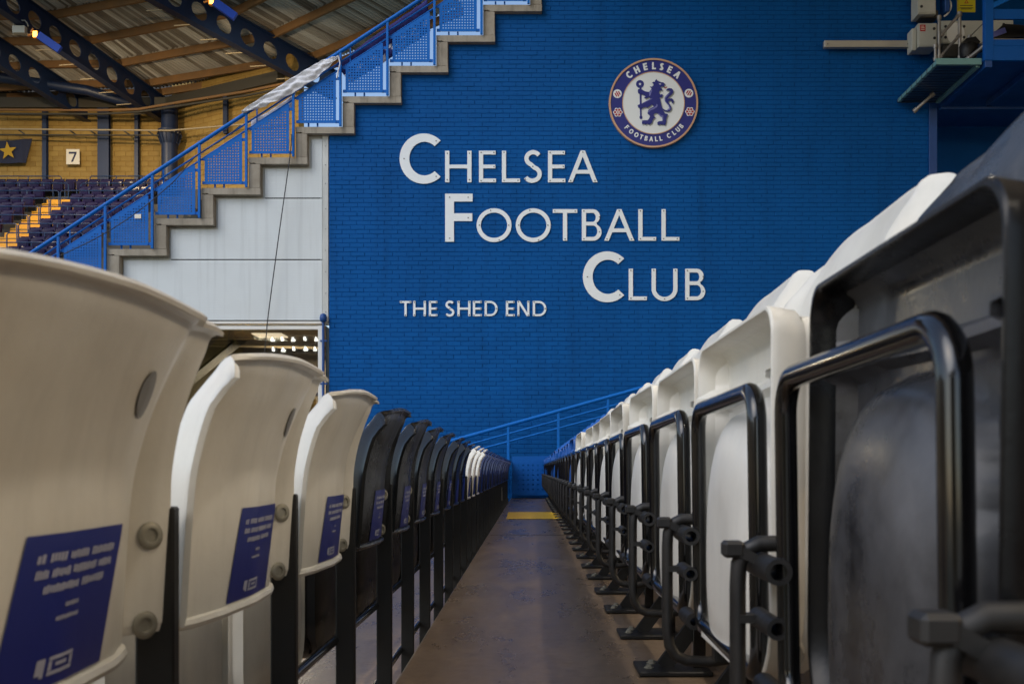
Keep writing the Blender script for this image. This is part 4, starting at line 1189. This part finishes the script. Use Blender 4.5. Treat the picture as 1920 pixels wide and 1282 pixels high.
# block walls
def block_wall(name, label, a, b, z0, z1, limit, zvis):
    a = Vector((a.x, a.y, 0)); b = Vector((b.x, b.y, 0)); ln = (b-a).length; ang = math.atan2(b.y-a.y, b.x-a.x)
    root = empty(name, (a.x, a.y, 0), ang); tag(root, label, 'wall')
    G().box(0, ln, .012, .3, z0, z1).build('mortar_core', M['ochre_mortar'], root)
    bl, ch = .47, .212; g = G(); k = 0; rr = random.Random(5)
    fm = G(); brick_geo(fm, -bl/2+.008, bl/2-.008, -ch/2+.007, ch/2-.007, 0, 0, .03, .008)
    me = fm.mesh('block', M['ochre'])
    for r in range(int((z1-z0)/ch)):
        z = z0 + ch*r; x = -bl*.5 if r % 2 else 0.0
        while x < ln:
            xa, xb = max(x, 0), min(x+bl, ln)
            if xb-xa > .06:
                y = rr.gauss(0, .003)
                if xb-xa > bl-1e-4 and z > zvis and k < limit:
                    link('block', me, root, ((xa+xb)/2, y, z+ch/2)); k += 1
                else: brick_geo(g, xa+.008, xb-.008, z+.007, z+ch-.007, y, 0, .03, .008)
            x += bl
    tag(g.build('blockwork', M['ochre'], root), kind='stuff')
    return root
ZB = at(0, 345, 42).z
block_wall('block_wall', 'ochre blockwork wall behind the far seats carrying the number sign and the flag', at(-70,0,42.0), at(322,0,42.0), ZB-1.6, at(0,198,42).z + .3, 290, ZB-.1)
block_wall('block_wall', 'ochre blockwork wall to the right of the flared round column', at(322,0,42.0), at(560,0,38.5), ZB-1.6, at(0,150,40).z + .6, 190, at(0,290,40).z)

def column(px0, px1, py0, py1, Y, label):
    a, b = at(px0, py1, Y), at(px1, py0, Y); w = b.x-a.x
    root = empty('steel_column', ((a.x+b.x)/2, Y, a.z)); tag(root, label, 'column')
    h = b.z-a.z
    G().box(-w/2, w/2, -.02, .0, 0, h).build('flange', M['navy_steel'], root)
    G().box(-w/2, w/2, .16, .18, 0, h).build('flange', M['navy_steel'], root)
    G().box(-.012, .012, .001, .159, 0, h).build('web', M['navy_steel'], root)
column(79, 87, 190, 345, 41.75, 'thin navy steel post on the ochre wall between flag and number sign')
column(183, 204, 195, 352, 41.6, 'broad navy steel post on the ochre wall right of the number sign')
column(252, 259, 200, 340, 41.75, 'thin navy steel post on the ochre wall left of the round column')
column(418, 426, 165, 250, 40.1, 'thin navy steel post on the ochre wall behind the white banner')
ce2 = at(318, 352, 41.3); rc2 = empty('round_column', ce2)
tag(rc2, 'round navy steel column with a flared bolted collar', 'column')
hh = lambda py: at(0, py, 41.3).z - ce2.z
G().lathe([(.32,0),(.32,hh(272))], 20).build('shaft', M['navy_steel'], rc2, 40)
G().lathe([(.32,hh(272)),(.44,hh(256)),(.45,hh(250))], 20).build('collar', M['navy_steel'], rc2, 40)
G().lathe([(.47,hh(249.9)),(.47,hh(246)),(.36,hh(245.8)),(.33,hh(238)),(.34,hh(200))], 20).build('head', M['navy_steel'], rc2, 40)
for k in range(16):
    a = 2*math.pi*k/16
    G().bar((.33*math.cos(a), .33*math.sin(a), hh(271)), (.47*math.cos(a), .47*math.sin(a), hh(252)), .03, .06).build('stiffener', M['navy_steel'], rc2)
    G().lathe([(.03,0),(.03,.06)], 6, (.43*math.cos(a), .43*math.sin(a), hh(249.8)-.08)).build('bolt', M['cream'], rc2)
# pipes along the far walls
def run(nm, label, pl, r, m):
    tag(G().tube([at(*p) for p in pl], r, 8).build(nm, m, smooth=60), label, 'pipe')
run('wall_pipe', 'thin pale pipe running along the ochre wall at sign height', [(-20,242,41.4),(318,245,40.8),(520,228,38.6)], .035, M['cream'])
run('wall_pipe', 'lower dark pipe running along the ochre wall', [(-20,253,41.5),(318,254,41.0)], .03, M['dark_steel'])
run('wall_pipe', 'brown pipe under the eaves sweeping up to the right', [(-20,206,41.3),(190,207,41.0),(260,205,40.7),(330,193,40.3),(460,172,38.9),(560,152,37.6)], .055, M['rust'])
run('wall_pipe', 'dark pipe along the eaves above the brown pipe', [(-20,214,41.3),(190,214,41.0),(262,210,40.7),(335,199,40.2),(470,178,38.8),(560,160,37.6)], .05, M['dark_steel'])
for k, px in enumerate((35, 130, 168, 230, 275)):
    g = G().bar(at(px,244,41.4), at(px+14,254,41.5), .05, .05)
    tag(g.build('pipe_bracket', M['dark_steel']), f'small slanted bracket under the pale pipe, {nth(k+1)} from the flag', 'bracket')

# number sign and flag
sg = empty('number_sign', at(136.5, 294, 41.72)); tag(sg, 'cream square sign with the number 7 on the ochre wall', 'sign')
us = 41.72/F
G().bbox(-12.5*us, 12.5*us, 0, .03, -14.2*us, 14.2*us, .004).build('board', M['sign_white'], sg)
G().plate([[(-7.5*us,9*us),(7.2*us,9*us),(7.2*us,6.6*us),(0.4*us,-9.6*us),(-3.4*us,-9.6*us),(3.2*us,5.4*us),(-7.5*us,5.4*us)]], -.006, -.001).build('digit', M['sign_navy'], sg)
fl = empty('star_flag', at(20, 284, 41.7)); tag(fl, 'dark navy flag with one ochre star hanging on the ochre wall', 'flag')
g = G(); nx = 20
for i in range(nx+1):
    t = i/nx; px = -24 + 84*t
    top = 265 - 5.5*(t**2); bot = 307 - 1.5*t
    px2 = px - 12*max(0, (t-.8)/.2)
    g.v += [tuple(at(px, top, 41.7) - Vector(fl.location) + Vector((0, .03*math.sin(t*14), 0))), tuple(at(px2, bot, 41.7) - Vector(fl.location) + Vector((0, .03*math.sin(t*14+.8), 0)))]
for i in range(nx): g.f.append([2*i, 2*i+2, 2*i+3, 2*i+1]); g.mi.append(0)
o = g.build('cloth', M['flag_navy'], fl); md = o.modifiers.new('thick', 'SOLIDIFY'); md.thickness = .01
stp_ = []
for k in range(10):
    a = math.pi/2 + k*math.pi/5 + .1; r = 17.5*us if k % 2 == 0 else 7*us
    stp_.append((r*math.cos(a) - 4*us, r*math.sin(a)))
G().plate([stp_], -.065, -.055).build('star', M['star'], fl)

# seats, steps and rails of the far stand
def row_y(r): return 40.4 - .8*r
def row_top(r): return 12.12 - .515*r
for r in range(-1, 10):
    zf = row_top(r) - .82
    tag(G().box(-24, -13.2, row_y(r) - .42, row_y(r) + (.42 if r > -1 else 1.4), zf-1.2, zf).build('far_terrace_step', M['dark_steel']), kind='structure')
bk_g = G()
prof = [(-.035,.32),(-.02,.30),(.0,.55),(.04,.78),(.08,.82),(.05,.83),(.0,.79),(-.04,.55)]
for i, y in enumerate((-.21,-.19,0,.19,.21)):
    for x, z in prof: bk_g.v.append((y, x + (-.02 if i in (0,4) else 0), z))
for i in range(4):
    for j in range(8):
        k = (j+1) % 8; bk_g.f.append([i*8+j, (i+1)*8+j, (i+1)*8+k, i*8+k]); bk_g.mi.append(0)
bk_g.f += [list(range(8)), [32+j for j in range(7,-1,-1)]]; bk_g.mi += [0,0]
FB = bk_g.mesh('backrest', M['far_seat'], 40)
fp_g = G().bbox(-.20, .20, -.16, -.06, .28, .70, .03, 2); fp_g.bbox(-.13, .13, -.175, -.155, .36, .60, .008)
FP = fp_g.mesh('seat_pan', M['far_seat'], 40)
FL = G().box(-.22, -.19, -.1, .02, .0, .5).mesh('leg', M['navy_rail'])
SXL, SXR = -19.00, -17.74
for r in range(0, 9):
    Yr = row_y(r); zt = row_top(r)
    xmin = (-14 - VX)*Yr/F
    pymid = VY - (zt-CH)*F/Yr
    pxr = 40 + (480 - pymid)*1.51
    xmax = (min(pxr + 55, 330) - VX)*Yr/F
    k = 0; x = SXR + .28
    while x < xmax:
        k += 1
        s = empty('far_seat', (x, Yr, zt-.82)); tag(s, f'navy seat, {nth(k)} to the right of the yellow steps, {nth(r+1)} row from the top', 'seat', 'navy seats of the far stand')
        link('backrest', FB, s); link('seat_pan', FP, s); link('leg', FL, s); x += .475
    k = 0; x = SXL - .28 if r > 0 else SXR - .20
    while x > xmin:
        k += 1
        s = empty('far_seat', (x, Yr, zt-.82)); tag(s, f'navy seat, {nth(k)} to the left of the yellow steps, {nth(r+1)} row from the top', 'seat', 'navy seats of the far stand')
        link('backrest', FB, s); link('seat_pan', FP, s); link('leg', FL, s); x -= .475
    # safety rails behind each row
    for q, (xa, xb) in enumerate(((xmin, SXL + (.75 if r > 0 else .1)), (SXR - (.45 if r > 1 else 0), xmax))):
        zr = zt + .17; yr = Yr + .2
        if xb - xa < .6: continue
        t = empty('safety_rail', (xa, yr, zt-.82)); tag(t, f'blue-grey tube rail behind the {nth(r+1)} row of navy seats, {"left" if q == 0 else "right"} of the steps', 'rail', 'safety rails of the far stand')
        G().tube([(0,0,0), (0,0,.93), (.06,0,.99), (xb-xa-.06,0,.99), (xb-xa,0,.93), (xb-xa,0,0)], .022, 6).build('rail', M['navy_rail'], t, 60)
        n = int((xb-xa)/.95)
        for i in range(1, n): G().tube([(i*(xb-xa)/n,0,0), (i*(xb-xa)/n,0,.97)], .02, 6).build('post', M['navy_rail'], t, 60)
fs = empty('yellow_steps', (SXL, row_y(8), row_top(8)-.82)); tag(fs, 'bright yellow steps climbing between the blocks of navy seats', 'steps')
for r in range(1, 10):
    for h in (0, 1):
        y = row_y(r) - .42 + .4*h; z = row_top(r) - .82 + .2575*h
        y1 = y + .4
        o = G().bbox(SXL, SXR, y, y1 + .05, z - .22, z + .035, .01).build('step', M['yellow_far'], fs)
        o.location = -Vector(fs.location)
        o2 = G().box(SXL+.002, SXR-.002, y - .004, y + .0, z - .225, z - .03).build('nosing', M['yellow_far'], o)
# lit orange fittings under the roof
def fitting(nm, label, px, py, Y, power):
    p = at(px, py, Y); root = empty(nm, p); tag(root, label, 'lamp')
    u = Y/F
    G().bbox(-4*u, 6*u, -.05, .08, -7*u, 8*u, .02).build('lamp_body', M['orange'], root)
    G().box(-3*u, 5*u, -.058, -.051, -5*u, 6*u).build('glowing_face', M['orange_lit'], root)
    G().bar((-14*u,0,-1*u), (-3*u,0,2*u), .05, .05).build('bracket', M['orange'], root)
    G().bar((-8*u,0,4*u), (-4*u,0,12*u), .05, .05).build('bracket', M['orange'], root)
    G().bar((6*u,.02,0), (44*u,.1,-26*u), .16, .26).build('blue_arm', M['arm_blue'], root)
    ld = bpy.data.lights.new('warm_lamp', 'AREA'); ld.energy = power*1.25; ld.color = (1.0, .76, .46); ld.size = .5
    l = bpy.data.objects.new('warm_lamp', ld); COL.objects.link(l); l.parent = root; l.location = (.2, -.6, -1.3); l.rotation_euler = (R(38), 0, 0)
    return root
fitting('orange_lamp', 'lit orange lamp on a blue arm under the far roof, beside a grey floodlight', 66, 66, 35.5, 210)
fitting('orange_lamp', 'lit orange lamp on a blue arm at the top of the second roof beam', 396, 4, 33.5, 170)
p = at(38, 52, 35.6); fd = empty('floodlight', p); tag(fd, 'grey floodlight hanging in its bracket beside the lit orange lamp', 'floodlight')
u = 35.6/F
G().bbox(-13*u, 11*u, -.1, .1, -12*u, 2*u, .02).build('housing', M['box_grey'], fd)
G().tube([(-12*u,0,2*u), (-12*u,0,11*u), (-10*u,0,13*u), (9*u,0,13*u), (13*u,0,8*u), (15*u,0,2*u)], .025, 6).build('bracket', M['box_grey'], fd, 60)
# ------------------------------------------------------------------ camera platform and cabinets, upper right
YE = 15.93
def q(px, py, Y=YE): return at(px, py, Y)
def cabinet(nm, label, x0, x1, y0, y1, depth, m='box_grey', locks=(), side=0.0):
    a, b = q(x0, y1, YE-depth), q(x1, y0, YE-depth); w, h = b.x-a.x, b.z-a.z
    root = empty(nm, a); tag(root, label, 'cabinet')
    G().bbox(0, w, 0, depth, 0, h, .008, 2).build('body', M[m], root)
    G().bbox(.015, w-.015, -.012, -.001, .015, h-.015, .004).build('door', M[m], root)
    for lx, ly in locks:
        G().lathe([(.022,0),(.022,-.008),(.012,-.012)], 10, (lx*w, -.0125, ly*h), 'y').build('lock', M['print_black'], root)
    return root, w, h
cabinet('control_cabinet', 'grey wall cabinet cut off by the top of the picture', 1721, 1755, -40, 27, .28, locks=((.18,.2),))
g = G().bbox(q(1717,0).x, q(1750,0).x, YE-.20, YE-.002, q(0,44).z, q(0,30).z, .01)
tag(g.build('cabinet_vent', M['dark_steel']), 'dark vent box between the two stacked grey cabinets', 'vent')
r, w, h = cabinet('control_cabinet', 'grey cabinet with a red label below the cut-off cabinet', 1722, 1757, 44, 88, .30, locks=((.82,.75),(.84,.35)))
G().box(.07*w, .36*w, -.016, -.0125, .64*h, .92*h).build('red_label', M['red'], r)
for v in (.84, .77, .70): G().box(.12*w, (.27 if v > .8 else .31)*w, -.018, -.0165, v*h, (v+.025)*h).build('label_print', M['sign_white'], r)
G().bbox(-.08, -.004, .06, .26, -.03, h*.86, .01).build('side_duct', M['box_grey'], r)
r, w, h = cabinet('control_cabinet', 'wide grey double-door cabinet behind the scaffold tubes', 1764, 1846, 39, 82, .16, locks=((.1,.72),(.1,.25),(.52,.72),(.52,.25)))
G().box(.40*w, .408*w, -.0135, -.0125, .02*h, .98*h).build('door_gap', M['dark_gap'], r)
G().plate([circ(.33*w, .42*h, .14, .17, 20)], -.018, -.0135).build('white_disc', M['frame_white'], r)
cabinet('control_cabinet', 'low dark box under the wide double-door cabinet', 1768, 1812, 84, 108, .2, 'dark_steel')
r, w, h = cabinet('control_cabinet', 'grey cabinet half hidden behind the blue platform post', 1862, 1900, 38, 74, .12, locks=((.5,.75),))
tk = G().bbox(q(1543,0).x, q(1714,0).x, YE-.09, YE-.002, q(0,93).z, q(0,80.5).z, .004)
o = tk.build('cable_trunking', M['trunk']); tag(o, 'long pale metal cable trunking fixed across the blue bricks', 'trunking')
for px in (1552, 1702):
    for py in (83, 90): link('screw', scr, o, q(px, py, YE-.09) + Vector((0,-.001,0)))
sgn = empty('warning_sign', q(1812, 8, YE-.03)); tag(sgn, 'yellow warning sign with small black print, cut by the top edge', 'sign')
u = YE/F
G().bbox(-17*u, 17*u, 0, .02, -15*u, 24*u, .003).build('board', M['sign_yellow'], sgn)
G().plate([[(-4*u,1*u),(4*u,1*u),(0,8*u)],[(-2*u,2.2*u),(0,6*u),(2*u,2.2*u)]], -.004, -.001).build('pictogram', M['red'], sgn)
for v, a in ((-3,12),(-7.5,13),(-9.5,10)):
    G().box(-a*u, a*u, -.004, -.001, (v-.5)*u, (v+.6)*u).build('print_line', M['print_black'], sgn)
# platform deck with blue frame
ZD = q(0,190,16.0).z; XD = q(1757,0,16.0).x + .02
pf = empty('camera_platform', (XD, 15.3, ZD)); tag(pf, 'blue steel camera platform jutting out from the wall', 'platform')
def pb(x0,x1,y0,y1,z0,z1,n,m='dark_blue_steel',bev=.004): return G().bbox(x0,x1,y0,y1,z0,z1,bev).build(n, M[m], pf)
pb(0, 4.5, -.95, 1.9, 0, .04, 'deck')
pb(0, .1, -.95, .68, -.12, -.002, 'joist'); pb(.75, .83, -.95, .68, -.1, -.002, 'joist'); pb(1.5, 1.58, -.95, .68, -.1, -.002, 'joist')
pb(0, 4.5, .6, .68, -.16, -.122, 'joist')
YP = 14.35
def fx(px): return q(px,0,YP).x - XD
def fz(py): return q(0,py,YP).z - ZD
pb(fx(1848), 4.5, -.96, -.90, fz(114), fz(87), 'fascia_beam', 'platform_blue')
pb(fx(1856), 4.5, -.95, -.91, fz(86.6), fz(74), 'kick_plate', 'platform_blue')
pb(fx(1846), fx(1862), -.965, -.88, fz(113), fz(-60), 'post', 'platform_blue')
pb(fx(1862), 4.5, -.945, -.905, fz(36), fz(17), 'top_rail', 'platform_blue')
G().bar((fx(1856),-.93,fz(14)), (fx(1900),-.93,fz(-8)), .05, .07).build('brace', M['blue_steel'], pf)
# machinery on the deck
mc = empty('covered_machine', q(1890, 72, 14.9)); tag(mc, 'dark covered machine on the blue platform with blue tape', 'equipment')
v = 14.9/F
G().plate([[(-36*v,-2*v),(40*v,4*v),(40*v,24*v),(-8*v,27*v),(-22*v,10*v)]], 0, .5).build('cover', M['black_matt'], mc)
G().bar((-30*v,-.02,5*v), (-6*v,-.02,14*v), .02, .08).build('tape', M['crest_light'], mc)
G().box(-34*v, 36*v, -.04, .0, -6*v, -3*v).build('base_rail', M['galv'], mc)
# scaffold tubes
def sc_tube(label, a, b, r=.026, Y0=15.45, Y1=15.45):
    pa, pb_ = q(a[0], a[1], Y0), q(b[0], b[1], Y1)
    o = empty('scaffold_tube', pa); tag(o, label, 'tube')
    G().pipe((0,0,0), pb_-pa, r, r-.006, 12).build('tube', M['galv'], o, 40)
    for t in (.0, 1.0):
        c = (pb_-pa)*t
        G().pipe(c - (pb_-pa).normalized()*.03, c + (pb_-pa).normalized()*.03, r+.012, r+.001, 10).build('coupler', M['galv'], o, 40)
sc_tube('upright grey scaffold tube in front of the double-door cabinet', (1799,27), (1800,108))
sc_tube('slanting scaffold tube meeting the top of the upright tube', (1765,66), (1797,30), .022)
sc_tube('slanting scaffold tube meeting the middle of the upright tube', (1762,108), (1798,68), .022)
sc_tube('upright rusty scaffold tube beside the red-labelled cabinet', (1761,34), (1761,108), .024)
sc_tube('short upright tube under the red-labelled cabinet', (1754,88), (1754,112), .024)
sc_tube('scaffold tube poking out below the grating shelf', (1716,207), (1748,178), .026, 15.6, 15.5)
sc_tube('rusty scaffold tube end at the corner of the platform', (1816,110), (1844,88), .03, 15.1, 14.9)
mt = empty('winch_motor', q(1816, 94, 15.2)); tag(mt, 'dark winch motor hanging beside the platform corner', 'motor')
v = 15.2/F
G().lathe([(.01,-.14),(.11,-.13),(.13,-.05),(.13,.06),(.10,.10),(.04,.12)], 14).build('drum', M['black_matt'], mt, 50)
G().plate([[(-14*v,8*v),(-9*v,17*v),(8*v,20*v),(17*v,10*v),(14*v,6*v)]], -.1, .1).build('hood', M['black_matt'], mt)
G().tube([(0,0,.1),(.02,0,.22)], .03, 8).build('spindle', M['galv'], mt, 60)
# grating shelf left of the platform
gs = empty('grating_shelf', (q(1683,0,15.9).x, 14.4, ZD - .03)); tag(gs, 'dark steel grating shelf with pale green edges left of the platform', 'shelf')
X0 = 0; X1 = XD - gs.location.x - .03
def gb(x0,x1,y0,y1,z0,z1,n,m): return G().bbox(x0,x1,y0,y1,z0,z1,.003).build(n, M[m], gs)
gb(X0, X1, 0, .05, -.03, .06, 'edge_angle', 'green_edge'); gb(X0, X0+.045, .055, 1.48, -.03, .03, 'edge_angle', 'green_edge')
gb(X1-.06, X1, .055, 1.48, -.05, .03, 'edge_angle', 'green_edge')
gb(X0, X1, 1.485, 1.52, -.03, .03, 'edge_angle', 'mesh_dark')
for k in range(14):
    y = .1 + k*.1; gb(X0+.05, X1-.065, y, y+.075, -.012, .0, 'grating_bar', 'mesh_dark')
gb(X0+.05, X1-.065, .06, 1.48, .002, .012, 'tray', 'mesh_dark')
for k in range(7): gb(X0-.004, X0+.05, .12+k*.2, .135+k*.2, -.034, .034, 'tie', 'print_black')
tag(G().tube(catmull([tuple(q(*p)) for p in ((1772,-8,15.7),(1781,3,15.7),(1783,14,15.7),(1777,26,15.7),(1770,31,15.7))], 6, False), .014, 8).build('white_cable', M['frame_white'], smooth=60), 'white cable loop beside the yellow warning sign', 'cable')
tag(G().tube(catmull([tuple(q(*p)) for p in ((1846,42,15.0),(1836,52,15.2),(1822,66,15.4),(1812,78,15.5))], 4, False), .006, 6).build('thin_wire', M['rubber'], smooth=60), 'thin dark wire slanting across the double-door cabinet', 'cable')
tag(G().bbox(q(1765,0,15.8).x, q(1774,0,15.8).x, 15.65, 15.85, q(0,30,15.8).z, q(0,-20,15.8).z, .01).build('junction_box', M['dark_blue_steel']), 'small dark blue box with wires beside the top cabinet', 'box')

# ------------------------------------------------------------------ stand opposite, seen mirrored in the window, and its floodlights
os_ = empty('opposite_stand', (-14, -26, 0)); tag(os_, 'ochre wall and dark roof of the stand behind the camera, mirrored in the window', 'stand')
G().box(-14, 4, -1, 0, -3, 5.5).build('back_wall', M['ochre'], os_)
G().box(-16, 8, -.9, 5, 9.6, 9.9).build('roof_sheet', M['sheet'], os_)
for k in range(6): G().box(-14+4*k, -13.7+4*k, -.8, 4.8, 8.7, 9.58).build('roof_beam', M['dark_steel'], os_)
G().box(-14, 4, -1.2, -.3, 5.5, 9.58).build('upper_wall', M['sheet_dark'], os_)
for k in range(7): G().bar((-14+2.6*k, -.2, 5.2+.3*(k%2)), (-12.3+2.6*k, 4, 9.3), .25, .35).build('raking_strut', M['soffit' if k % 2 else 'dark_steel'], os_)
G().plate([[(-7.0,4.6),(-3.2,8.6),(-2.4,7.2),(-4.4,4.4)]], .4, .6).build('ochre_gable', M['ochre'], os_)
for k in range(4): G().tube([(-14,.2+k,8.2+.3*k),(4,.5+k,8.5+.25*k)], .06, 6).build('service_pipe', M['cream'], os_)
lb = empty('floodlight_rack', (-12.2, -20.0, 6.7)); tag(lb, 'rack of ten lit white floodlights mirrored in the window', 'floodlight')
for i in range(5):
    for j in range(2):
        lx, lz, lw = .56*i-1.1 + rnd.uniform(-.06, .06), .5*j + rnd.uniform(-.04, .04), rnd.uniform(.06, .11)
        f = G().bbox(-.14+lx, .14+lx, -.2, -.005, lz-.12, lz+.12, .02).build('lamp_housing', M['box_grey'], lb)
        G().plate([[(lx-lw, lz-.10), (lx+lw, lz-.10), (lx+lw, lz-.03), (lx+.03, lz+.02), (lx+.01, lz+.10), (lx-.06, lz+.10)]], -.004, .004).build('lit_lens', M['lamp_lit'], f)
for z in (-.2, .25, .7): G().tube([(-1.6,-.1,z), (1.7,-.1,z)], .03, 6).build('rack_bar', M['galv'], lb)
